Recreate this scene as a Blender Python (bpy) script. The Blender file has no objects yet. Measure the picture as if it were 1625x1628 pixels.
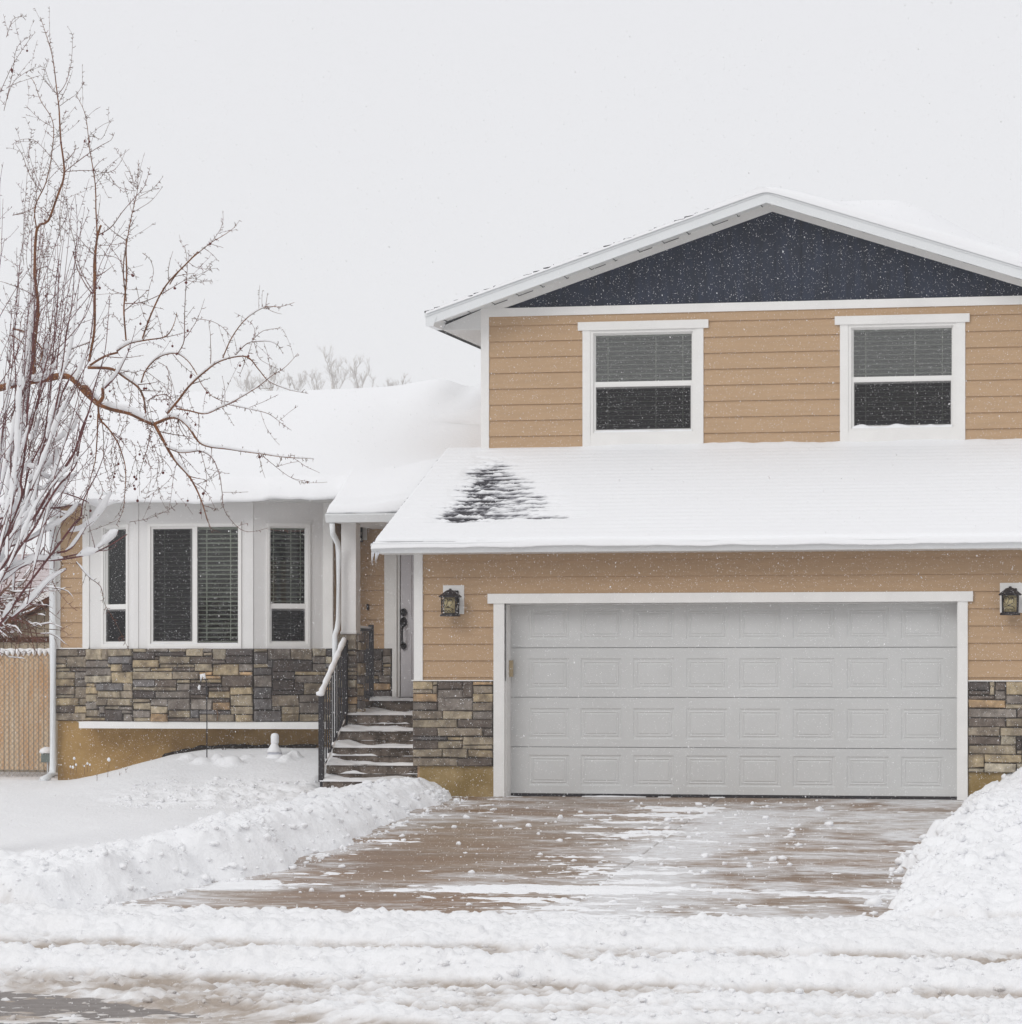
import bpy, math, random
import numpy as np
from mathutils import Vector

random.seed(7)
rng = np.random.default_rng(7)
C = bpy.data.collections.new("Scene_objects")
bpy.context.scene.collection.children.link(C)
sc = bpy.context.scene

# ------------------------------------------------------------------ camera, world, sun, exposure
F_PX, PSI, CX, CY, CZ, HORIZ = 5205.0, math.radians(12.3), 8.69, -34.9, 2.05, 1068.0
SP, CP = math.sin(PSI), math.cos(PSI)
cam_d = bpy.data.cameras.new("camera")
cam = bpy.data.objects.new("camera", cam_d)
sc.collection.objects.link(cam)
cam.location = (CX, CY, CZ)
cam.rotation_euler = (math.radians(90), 0, PSI)
cam_d.sensor_width = 36
cam_d.sensor_fit = 'HORIZONTAL'
cam_d.lens = F_PX / 1625 * 36
cam_d.shift_y = (HORIZ - 814) / 1625
cam_d.clip_start = 0.5
cam_d.clip_end = 3000
sc.camera = cam

w = bpy.data.worlds.new("World")
sc.world = w
w.use_nodes = True
nt = w.node_tree
nt.nodes.clear()
sky = nt.nodes.new('ShaderNodeTexSky')
sky.sky_type = 'NISHITA'
sky.sun_disc = False
SUN_EL, SUN_AZ = math.radians(30), math.radians(205)
sky.sun_elevation = SUN_EL
sky.sun_rotation = SUN_AZ
tc = nt.nodes.new('ShaderNodeTexCoord')
sep = nt.nodes.new('ShaderNodeSeparateXYZ')
ramp = nt.nodes.new('ShaderNodeValToRGB')
ramp.color_ramp.elements[0].position = 0.0
ramp.color_ramp.elements[0].color = (0.855, 0.855, 0.860, 1)
ramp.color_ramp.elements[1].position = 1.0
ramp.color_ramp.elements[1].color = (0.90, 0.90, 0.91, 1)
e = ramp.color_ramp.elements.new(0.22)
e.color = (0.84, 0.84, 0.862, 1)
scale = nt.nodes.new('ShaderNodeVectorMath')
scale.operation = 'SCALE'
scale.inputs['Scale'].default_value = 10.0
mixw = nt.nodes.new('ShaderNodeMix')
mixw.data_type = 'RGBA'
mixw.inputs[0].default_value = 0.97          # cloud layer covering the sky
bg = nt.nodes.new('ShaderNodeBackground')
bg.inputs['Strength'].default_value = 0.1
wo = nt.nodes.new('ShaderNodeOutputWorld')
L = nt.links
L.new(tc.outputs['Generated'], sep.inputs[0])
L.new(sep.outputs['Z'], ramp.inputs[0])
L.new(ramp.outputs[0], scale.inputs[0])
L.new(sky.outputs[0], mixw.inputs[6])
L.new(scale.outputs[0], mixw.inputs[7])
L.new(mixw.outputs[2], bg.inputs[0])
L.new(bg.outputs[0], wo.inputs[0])

sun_d = bpy.data.lights.new("sun", 'SUN')
sun_d.energy = 0.85
sun_d.angle = math.radians(25)
sun_d.color = (1.0, 0.985, 0.96)
sun = bpy.data.objects.new("sun", sun_d)
sc.collection.objects.link(sun)
sun.rotation_euler = (math.radians(90) - SUN_EL, 0, math.radians(-25))

sc.view_settings.view_transform = 'Standard'
sc.view_settings.look = 'None'
sc.view_settings.gamma = 1.0
sc.view_settings.exposure = 0.0
sc.render.engine = 'CYCLES'
sc.cycles.use_denoising = True
sc.cycles.max_bounces = 7
sc.cycles.diffuse_bounces = 4
sc.cycles.transparent_max_bounces = 16
sc.cycles.volume_bounces = 1
sc.cycles.use_adaptive_sampling = True

# ------------------------------------------------------------------ measuring helper: photo point + real depth -> world
def U(px, py, Y):
    dx = (px - 812.5) / F_PX
    t = (Y - CY) / (CP + SP * dx)
    return CX + t * (-SP + CP * dx), CZ + t * (HORIZ - py) / F_PX
def UX(px, Y): return U(px, 1000, Y)[0]
def UZ(px, py, Y): return U(px, py, Y)[1]
def UP(px, py, Y):
    x, z = U(px, py, Y)
    return np.array([x, Y, z])

# ------------------------------------------------------------------ noise
def _hash(ix, iy, seed):
    n = (ix.astype(np.int64) * 374761393 + iy.astype(np.int64) * 668265263 + seed * 1442695041) & 0xffffffff
    n = ((n ^ (n >> 13)) * 1274126177) & 0xffffffff
    n = n ^ (n >> 16)
    return (n & 0xffffff) / float(0xffffff)
def vn(x, y, seed=0):
    x = np.asarray(x, float); y = np.asarray(y, float)
    x, y = np.broadcast_arrays(x, y)
    ix = np.floor(x); iy = np.floor(y)
    fx = x - ix; fy = y - iy
    fx = fx * fx * (3 - 2 * fx); fy = fy * fy * (3 - 2 * fy)
    a = _hash(ix, iy, seed); b = _hash(ix + 1, iy, seed); c = _hash(ix, iy + 1, seed); d = _hash(ix + 1, iy + 1, seed)
    return (a * (1 - fx) + b * fx) * (1 - fy) + (c * (1 - fx) + d * fx) * fy * 1.0
def fbm(x, y, octv=4, seed=0, gain=0.5):
    s = 0; a = 1; t = 0
    for k in range(octv):
        s = s + a * vn(x * 2 ** k + 17.3 * k, y * 2 ** k - 9.1 * k, seed + k)
        t += a; a *= gain
    return s / t
def worley(x, y, seed=0):
    x = np.asarray(x, float); y = np.asarray(y, float)
    ix = np.floor(x); iy = np.floor(y)
    best = np.full(x.shape, 9.0)
    for dx in (-1, 0, 1):
        for dy in (-1, 0, 1):
            cx = ix + dx; cy = iy + dy
            px = cx + _hash(cx, cy, seed); py = cy + _hash(cx, cy, seed + 77)
            best = np.minimum(best, (px - x) ** 2 + (py - y) ** 2)
    return np.sqrt(best)
def sstep(a, b, x):
    t = np.clip((np.asarray(x, float) - a) / (b - a), 0, 1)
    return t * t * (3 - 2 * t)

# ------------------------------------------------------------------ materials
def lin(r, g, b, k=1.0):
    f = lambda c: (c / 255 / 12.92 if c <= 10 else ((c / 255 + 0.055) / 1.055) ** 2.4) * k
    return (f(r), f(g), f(b))
def mat(name, col, rough=0.7, noise=0.0, nscale=8.0, bump=0.0, bscale=40.0, bdist=0.01, spec=0.3,
        metal=0.0, stretch=(1, 1, 1), col2=None, attr=None):
    m = bpy.data.materials.new(name)
    m.use_nodes = True
    n = m.node_tree; b = n.nodes['Principled BSDF']
    b.inputs['Base Color'].default_value = (*col, 1)
    b.inputs['Roughness'].default_value = rough
    b.inputs['Specular IOR Level'].default_value = spec
    b.inputs['Metallic'].default_value = metal
    tcn = n.nodes.new('ShaderNodeTexCoord'); mp = n.nodes.new('ShaderNodeMapping')
    mp.inputs['Scale'].default_value = stretch
    n.links.new(tcn.outputs['Object'], mp.inputs[0])
    src = None
    if attr:
        at = n.nodes.new('ShaderNodeAttribute'); at.attribute_name = attr
        src = at.outputs['Color']
    if noise > 0:
        tx = n.nodes.new('ShaderNodeTexNoise'); tx.inputs['Scale'].default_value = nscale
        tx.inputs['Detail'].default_value = 6; tx.inputs['Roughness'].default_value = 0.62
        n.links.new(mp.outputs[0], tx.inputs['Vector'])
        if col2:
            r = n.nodes.new('ShaderNodeValToRGB')
            r.color_ramp.elements[0].position = 0.5 - 0.5 / (1 + noise * 3); r.color_ramp.elements[1].position = 0.5 + 0.5 / (1 + noise * 3)
            r.color_ramp.elements[0].color = (*col, 1); r.color_ramp.elements[1].color = (*col2, 1)
            n.links.new(tx.outputs['Fac'], r.inputs[0]); src = r.outputs[0]
        else:
            mr = n.nodes.new('ShaderNodeMapRange')
            mr.inputs['From Min'].default_value = 0.3; mr.inputs['From Max'].default_value = 0.7
            mr.inputs['To Min'].default_value = 1 - noise; mr.inputs['To Max'].default_value = 1 + noise
            n.links.new(tx.outputs['Fac'], mr.inputs[0])
            vm = n.nodes.new('ShaderNodeVectorMath'); vm.operation = 'SCALE'
            if src is not None: n.links.new(src, vm.inputs[0])
            else: vm.inputs[0].default_value = col
            n.links.new(mr.outputs[0], vm.inputs['Scale']); src = vm.outputs[0]
    if src is not None: n.links.new(src, b.inputs['Base Color'])
    if bump > 0:
        t2 = n.nodes.new('ShaderNodeTexNoise'); t2.inputs['Scale'].default_value = bscale
        t2.inputs['Detail'].default_value = 5
        n.links.new(mp.outputs[0], t2.inputs['Vector'])
        bp = n.nodes.new('ShaderNodeBump'); bp.inputs['Strength'].default_value = bump
        bp.inputs['Distance'].default_value = bdist
        n.links.new(t2.outputs['Fac'], bp.inputs['Height'])
        n.links.new(bp.outputs[0], b.inputs['Normal'])
    return m

M_SNOW = mat('snow', (0.865, 0.87, 0.885), 0.75, bump=0.35, bscale=28, bdist=0.02, spec=0.2, noise=0.015, nscale=1.5)
M_SNOWS = mat('soft_snow', (0.865, 0.87, 0.885), 0.75, bump=0.12, bscale=14, bdist=0.02, spec=0.2)
M_SIDE = mat('tan_siding', (0.465, 0.315, 0.190), 0.65, noise=0.06, nscale=3, bump=0.15, bscale=10, bdist=0.004, stretch=(1, 1, 9))
M_WHITE = mat('white_paint', (0.80, 0.79, 0.77), 0.5, noise=0.04, nscale=3, bump=0.05, bscale=25)
M_BAY = mat('offwhite_panel', (0.74, 0.73, 0.72), 0.55, noise=0.03, nscale=2)
M_VINYL = mat('white_vinyl', (0.80, 0.79, 0.77), 0.35)
M_FASC = mat('fascia_metal', (0.76, 0.78, 0.79), 0.35, noise=0.02, nscale=2)
M_SOFF = mat('soffit_metal', (0.72, 0.72, 0.71), 0.45)
M_SEAM = mat('soffit_seam', (0.12, 0.12, 0.12), 0.7)
M_NAVY = mat('navy_boards', (0.015, 0.022, 0.042), 0.6, noise=0.35, nscale=2.2, bump=0.2, bscale=8, bdist=0.004, stretch=(6, 1, 1))
M_GDOOR = mat('garage_door_paint', (0.585, 0.59, 0.585), 0.45, noise=0.045, nscale=1.3)
M_DOOR = mat('entry_door_paint', (0.60, 0.58, 0.60), 0.45)
M_DARK = mat('dark_bronze', (0.018, 0.014, 0.016), 0.45, noise=0.3, nscale=30)
M_IRON = mat('black_iron', (0.022, 0.019, 0.022), 0.5, noise=0.2, nscale=20)
M_ROOM = mat('dim_interior', (0.035, 0.031, 0.030), 0.9)
M_BLIND = mat('blind_slat', (0.66, 0.67, 0.60), 0.6)
M_FOUND = mat('mustard_foundation', (0.44, 0.285, 0.115), 0.85, noise=0.8, nscale=2.2, col2=(0.29, 0.175, 0.065), bump=0.3, bscale=30)
M_FOUND2 = mat('olive_foundation', (0.40, 0.29, 0.14), 0.85, noise=1.0, nscale=3, col2=(0.25, 0.17, 0.06), bump=0.3, bscale=30)
M_STONE = mat('ledge_stone', (0.3, 0.25, 0.2), 0.8, noise=0.40, nscale=13, bump=0.8, bscale=22, bdist=0.02, attr='Col')
_n = M_STONE.node_tree; _b = _n.nodes['Principled BSDF']; _src = _b.inputs['Base Color'].links[0].from_socket
_t = _n.nodes.new('ShaderNodeTexNoise'); _t.inputs['Scale'].default_value = 5.5; _t.inputs['Detail'].default_value = 5
_c = _n.nodes.new('ShaderNodeTexCoord'); _n.links.new(_c.outputs['Object'], _t.inputs[0])
_r = _n.nodes.new('ShaderNodeMapRange'); _r.inputs['From Min'].default_value = .42; _r.inputs['From Max'].default_value = .72; _r.inputs['To Max'].default_value = .8
_n.links.new(_t.outputs[0], _r.inputs[0])
_m = _n.nodes.new('ShaderNodeMix'); _m.data_type = 'RGBA'; _m.inputs[7].default_value = (0.085, 0.062, 0.05, 1)
_n.links.new(_r.outputs[0], _m.inputs[0]); _n.links.new(_src, _m.inputs[6]); _n.links.new(_m.outputs[2], _b.inputs['Base Color'])
M_MORT = mat('mortar', (0.05, 0.045, 0.04), 0.95)
M_SHING = mat('asphalt_shingle', (0.030, 0.030, 0.038), 0.9, noise=0.8, nscale=5, stretch=(2.5, 7, 7), col2=(0.085, 0.08, 0.09), bump=0.4, bscale=60)
M_STEP = mat('wet_rock_step', (0.05, 0.033, 0.02), 0.6, noise=1.4, nscale=5, col2=(0.19, 0.15, 0.12), bump=0.8, bscale=12, bdist=0.03)
M_BARK = mat('orange_bark', (0.27, 0.11, 0.04), 0.8, noise=1.0, nscale=14, col2=(0.13, 0.055, 0.028), bump=0.5, bscale=60)
M_TWIG = mat('red_twig', (0.19, 0.07, 0.055), 0.8, noise=0.8, nscale=5, col2=(0.13, 0.085, 0.05))
M_RTWIG = mat('maroon_stem', (0.17, 0.055, 0.055), 0.75, noise=0.8, nscale=6, col2=(0.11, 0.045, 0.045))
M_FRUIT = mat('dry_crabapple', (0.12, 0.022, 0.018), 0.5)
M_FTREE = mat('haze_paled_bark', (0.62, 0.59, 0.56), 0.9)  # far bark painted pale to stand in for haze over distance
M_VSLAT = mat('beige_slat', (0.62, 0.38, 0.20), 0.7, noise=1.4, nscale=2.2, stretch=(5, 1, .6), col2=(0.68, 0.53, 0.36))
M_SHED = mat('shed_board', (0.42, 0.36, 0.27), 0.8, noise=0.2, nscale=6, stretch=(1, 1, .3))
M_RUST = mat('brown_wood', (0.15, 0.055, 0.022), 0.8, noise=1.0, nscale=7, col2=(0.055, 0.022, 0.014))
M_GALV = mat('galvanized', (0.45, 0.45, 0.45), 0.4, metal=0.6)
M_NROOF = mat('pinkish_shingles', (0.42, 0.345, 0.34), 0.9, noise=0.9, nscale=4, col2=(0.62, 0.56, 0.57), stretch=(1, 3, 3))
M_ICE = mat('ice', (0.75, 0.77, 0.8), 0.15, spec=0.6)
M_SENSOR = mat('tan_plastic', (0.42, 0.33, 0.2), 0.5)
M_AMBER = mat('amber_glass', (0.48, 0.40, 0.22), 0.3, noise=0.2, nscale=20)
M_STALK = mat('dry_stalk', (0.20, 0.12, 0.07), 0.9)
M_DIRT = mat('dark_soil', (0.03, 0.022, 0.017), 0.95, bump=0.6, bscale=40, bdist=0.03)

def glass(ior=1.5):
    m = bpy.data.materials.new('window_glass'); m.use_nodes = True
    n = m.node_tree; n.nodes.clear()
    tr = n.nodes.new('ShaderNodeBsdfTransparent'); tr.inputs[0].default_value = (0.82, 0.84, 0.82, 1)
    gl = n.nodes.new('ShaderNodeBsdfGlossy'); gl.inputs['Roughness'].default_value = 0.02
    tx = n.nodes.new('ShaderNodeTexNoise'); tx.inputs['Scale'].default_value = 1.2
    tco = n.nodes.new('ShaderNodeTexCoord')
    bp = n.nodes.new('ShaderNodeBump'); bp.inputs['Strength'].default_value = 0.08; bp.inputs['Distance'].default_value = 0.05
    fr = n.nodes.new('ShaderNodeFresnel'); fr.inputs[0].default_value = ior
    mx = n.nodes.new('ShaderNodeMixShader'); o = n.nodes.new('ShaderNodeOutputMaterial')
    n.links.new(tco.outputs['Object'], tx.inputs[0]); n.links.new(tx.outputs[0], bp.inputs['Height'])
    n.links.new(bp.outputs[0], gl.inputs['Normal'])
    n.links.new(fr.outputs[0], mx.inputs[0]); n.links.new(tr.outputs[0], mx.inputs[1]); n.links.new(gl.outputs[0], mx.inputs[2])
    n.links.new(mx.outputs[0], o.inputs[0])
    return m
M_GLASS = glass(1.5); M_GLASS_UP = glass(1.95)
def screen():
    m = bpy.data.materials.new('insect_screen'); m.use_nodes = True
    n = m.node_tree; n.nodes.clear()
    tr = n.nodes.new('ShaderNodeBsdfTransparent')
    df = n.nodes.new('ShaderNodeBsdfDiffuse'); df.inputs[0].default_value = (0.035, 0.033, 0.035, 1)
    mx = n.nodes.new('ShaderNodeMixShader'); mx.inputs[0].default_value = 0.38; o = n.nodes.new('ShaderNodeOutputMaterial')
    n.links.new(tr.outputs[0], mx.inputs[1]); n.links.new(df.outputs[0], mx.inputs[2]); n.links.new(mx.outputs[0], o.inputs[0])
    return m
M_SCREEN = screen()

# ------------------------------------------------------------------ mesh builder
class MB:
    """collects shapes in a local wall frame (u right, d inward, z up) placed in the world"""
    def __init__(s, ox=0.0, oy=0.0, ang=0.0):
        s.v = []; s.f = []; s.col = []; s.cc = None
        s.o = (ox, oy); s.c, s.s = math.cos(ang), math.sin(ang)
    def P(s, u, d, z):
        return (s.o[0] + u * s.c - d * s.s, s.o[1] + u * s.s + d * s.c, z)
    def add(s, vs, fs):
        k = len(s.v)
        s.v += [s.P(*p) for p in vs]
        s.f += [tuple(i + k for i in f) for f in fs]
        s.col += [s.cc] * len(fs)
    def box(s, u0, u1, d0, d1, z0, z1):
        s.add([(u0, d0, z0), (u1, d0, z0), (u1, d1, z0), (u0, d1, z0), (u0, d0, z1), (u1, d0, z1), (u1, d1, z1), (u0, d1, z1)],
              [(0, 3, 2, 1), (4, 5, 6, 7), (0, 1, 5, 4), (1, 2, 6, 5), (2, 3, 7, 6), (3, 0, 4, 7)])
    def prism_u(s, prof, u0, u1):       # prof: (d, z) polygon extruded along u
        n = len(prof)
        s.add([(u0, d, z) for d, z in prof] + [(u1, d, z) for d, z in prof],
              [tuple(range(n))[::-1], tuple(range(n, 2 * n))] + [(i, (i + 1) % n, n + (i + 1) % n, n + i) for i in range(n)])
    def prism_d(s, prof, d0, d1):       # prof: (u, z) polygon extruded along d
        n = len(prof)
        s.add([(u, d0, z) for u, z in prof] + [(u, d1, z) for u, z in prof],
              [tuple(range(n)), tuple(range(n, 2 * n))[::-1]] + [(i, n + i, n + (i + 1) % n, (i + 1) % n) for i in range(n)])
    def prism_z(s, prof, z0, z1):
        n = len(prof)
        s.add([(u, d, z0) for u, d in prof] + [(u, d, z1) for u, d in prof],
              [tuple(range(n))[::-1], tuple(range(n, 2 * n))] + [(i, (i + 1) % n, n + (i + 1) % n, n + i) for i in range(n)])
    def ring(s, u0, u1, z0, z1, t, d0, d1, tb=None):
        tb = tb or t
        s.box(u0, u1, d0, d1, z1 - t, z1); s.box(u0, u1, d0, d1, z0, z0 + tb)
        s.box(u0, u0 + t, d0, d1, z0 + tb, z1 - t); s.box(u1 - t, u1, d0, d1, z0 + tb, z1 - t)
    def tube(s, pts, rad, n=6):
        pts = [Vector(p) for p in pts]
        if not isinstance(rad, (list, tuple, np.ndarray)): rad = [rad] * len(pts)
        vs = []; m = len(pts)
        up = Vector((0.13, 0.27, 0.95))
        for i, p in enumerate(pts):
            t = (pts[min(i + 1, m - 1)] - pts[max(i - 1, 0)]).normalized()
            r = up if abs(t.dot(up)) < 0.95 else Vector((1, 0, 0))
            a = t.cross(r).normalized(); b = t.cross(a)
            for k in range(n):
                q = p + (a * math.cos(2 * math.pi * k / n) + b * math.sin(2 * math.pi * k / n)) * rad[i]
                vs.append(tuple(q))
        fs = [(i * n + k, i * n + (k + 1) % n, (i + 1) * n + (k + 1) % n, (i + 1) * n + k) for i in range(m - 1) for k in range(n)]
        fs += [tuple(range(n))[::-1], tuple(range((m - 1) * n, m * n))]
        s.add(vs, fs)
    def lathe(s, cu, cd, prof, n=12, a0=0.0):
        vs = [(cu + r * math.cos(a0 + 2 * math.pi * k / n), cd + r * math.sin(a0 + 2 * math.pi * k / n), z) for r, z in prof for k in range(n)]
        m = len(prof)
        fs = [(i * n + k, i * n + (k + 1) % n, (i + 1) * n + (k + 1) % n, (i + 1) * n + k) for i in range(m - 1) for k in range(n)]
        fs += [tuple(range(n))[::-1], tuple(range((m - 1) * n, m * n))]
        s.add(vs, fs)
    def build(s, name, material, parent=None, smooth=False, bevel=0.0):
        base = root_loc(parent)
        me = bpy.data.meshes.new(name)
        me.from_pydata([(x - base[0], y - base[1], z - base[2]) for x, y, z in s.v], [], s.f)
        me.materials.append(material)
        if any(c is not None for c in s.col):
            at = me.color_attributes.new('Col', 'FLOAT_COLOR', 'CORNER')
            data = []
            for p, c in zip(me.polygons, s.col):
                data += list((*(c or (0.2, 0.2, 0.2)), 1.0)) * p.loop_total
            at.data.foreach_set('color', data)
        if smooth:
            me.polygons.foreach_set('use_smooth', [True] * len(me.polygons))
        me.update()
        o = bpy.data.objects.new(name, me)
        C.objects.link(o)
        if parent is not None: o.parent = parent
        if bevel:
            bm = o.modifiers.new('bevel', 'BEVEL'); bm.width = bevel; bm.segments = 2; bm.limit_method = 'ANGLE'
        return o

def root_loc(o):
    if o is None: return (0, 0, 0)
    while o.parent is not None: o = o.parent
    return tuple(o.location)
def thing(name, label, cat, loc, group=None):
    o = bpy.data.objects.new(name, None); C.objects.link(o)
    o.location = loc; o.empty_display_size = 0.2
    o['label'] = label; o['category'] = cat
    if group: o['group'] = group
    return o
def tag(o, label=None, cat=None, group=None, kind=None):
    if label: o['label'] = label
    if cat: o['category'] = cat
    if group: o['group'] = group
    if kind: o['kind'] = kind
    return o
def np_mesh(name, V, Fq, material, parent=None, smooth=True, cols=None):
    base = np.array(root_loc(parent))
    V = np.asarray(V, np.float32) - base.astype(np.float32)
    Fq = np.asarray(Fq, np.int32)
    me = bpy.data.meshes.new(name)
    k = Fq.shape[1]
    me.vertices.add(len(V)); me.vertices.foreach_set('co', V.ravel())
    me.loops.add(Fq.size); me.loops.foreach_set('vertex_index', Fq.ravel())
    me.polygons.add(len(Fq)); me.polygons.foreach_set('loop_start', np.arange(0, Fq.size, k, dtype=np.int32))
    me.polygons.foreach_set('loop_total', np.full(len(Fq), k, np.int32)) if False else None
    me.materials.append(material)
    me.polygons.foreach_set('use_smooth', np.full(len(Fq), smooth))
    if cols is not None:
        at = me.color_attributes.new('Col', 'FLOAT_COLOR', 'POINT')
        at.data.foreach_set('color', np.asarray(cols, np.float32).ravel())
    me.update(calc_edges=True); me.validate()
    o = bpy.data.objects.new(name, me); C.objects.link(o)
    if parent is not None: o.parent = parent
    return o
def grid_faces(nu, nv):
    i = np.arange(nu - 1)[None, :]; j = np.arange(nv - 1)[:, None]
    a = (j * nu + i).ravel()
    return np.stack([a, a + 1, a + nu + 1, a + nu], 1)

# ------------------------------------------------------------------ tubes in bulk (trees)
class Tubes:
    def __init__(s): s.V = []; s.F = []; s.n = 0
    def add(s, P, R, n=4):
        P = np.asarray(P, float); m = len(P)
        if m < 2: return
        T = np.empty_like(P); T[1:-1] = P[2:] - P[:-2]; T[0] = P[1] - P[0]; T[-1] = P[-1] - P[-2]
        T /= np.linalg.norm(T, axis=1, keepdims=True) + 1e-9
        ref = np.array([0.3, 0.9, 0.2])
        A = np.cross(T, ref); A /= np.linalg.norm(A, axis=1, keepdims=True) + 1e-9
        B = np.cross(T, A)
        R = np.broadcast_to(np.asarray(R, float), (m,))
        an = 2 * np.pi * np.arange(n) / n
        V = P[:, None, :] + R[:, None, None] * (A[:, None, :] * np.cos(an)[None, :, None] + B[:, None, :] * np.sin(an)[None, :, None])
        s.V.append(V.reshape(-1, 3))
        i = np.arange(m - 1)[:, None] * n; k = np.arange(n)[None, :]; k2 = (k + 1) % n
        s.F.append(np.stack([(i + k), (i + k2), (i + n + k2), (i + n + k)], -1).reshape(-1, 4) + s.n)
        s.n += m * n
    def build(s, name, material, parent=None, smooth=True):
        return np_mesh(name, np.concatenate(s.V), np.concatenate(s.F), material, parent, smooth)
def resample(P, R, step):
    P = np.asarray(P, float); R = np.asarray(R, float)
    # Catmull-Rom through the given joints
    Q = [];  RR = []
    n = len(P)
    for i in range(n - 1):
        p0 = P[max(i - 1, 0)]; p1 = P[i]; p2 = P[i + 1]; p3 = P[min(i + 2, n - 1)]
        k = max(2, int(np.linalg.norm(p2 - p1) / step))
        for j in range(k):
            t = j / k
            Q.append(0.5 * ((2 * p1) + (-p0 + p2) * t + (2 * p0 - 5 * p1 + 4 * p2 - p3) * t * t + (-p0 + 3 * p1 - 3 * p2 + p3) * t ** 3))
            RR.append(R[i] * (1 - t) + R[i + 1] * t)
    Q.append(P[-1]); RR.append(R[-1])
    return np.array(Q), np.array(RR)

# ================================================================== GROUND
SLAB = 0.684
def drive_z(Y): return np.where(Y > -0.1, SLAB, SLAB + 0.0716 * (Y + 0.1))
def yard_z(X, Y):
    z = 0.70 - 0.056 * (3.0 - np.minimum(Y, 3.0))
    # planting bed mounded against the living-room wall
    bx = sstep(-5.3, -3.2, X) * (1 - sstep(-1.55, -1.2, X))
    z = z + 0.40 * bx * sstep(-0.2, 3.0, Y)
    return z
EDGE_L = [(0.6, 0.50), (-0.3, 0.55), (-2.0, 0.46), (-4.5, 0.44), (-6.1, 0.34), (-7.3, -0.02), (-8.4, -0.35), (-9.2, -0.85), (-10, -1.1)]
EDGE_R = [(0.6, UX(1562, 0)), (0, UX(1556, 0)), (-1.6, UX(1522, -1.6)), (-3.4, UX(1482, -3.4)), (-6, UX(1432, -6)), (-7.5, UX(1418, -7.5)), (-9, UX(1385, -9)), (-10, UX(1375, -10))]
def interp(tab, Y):
    ys = np.array([a for a, b in tab][::-1]); xs = np.array([b for a, b in tab][::-1])
    return np.interp(Y, ys, xs)

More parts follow.
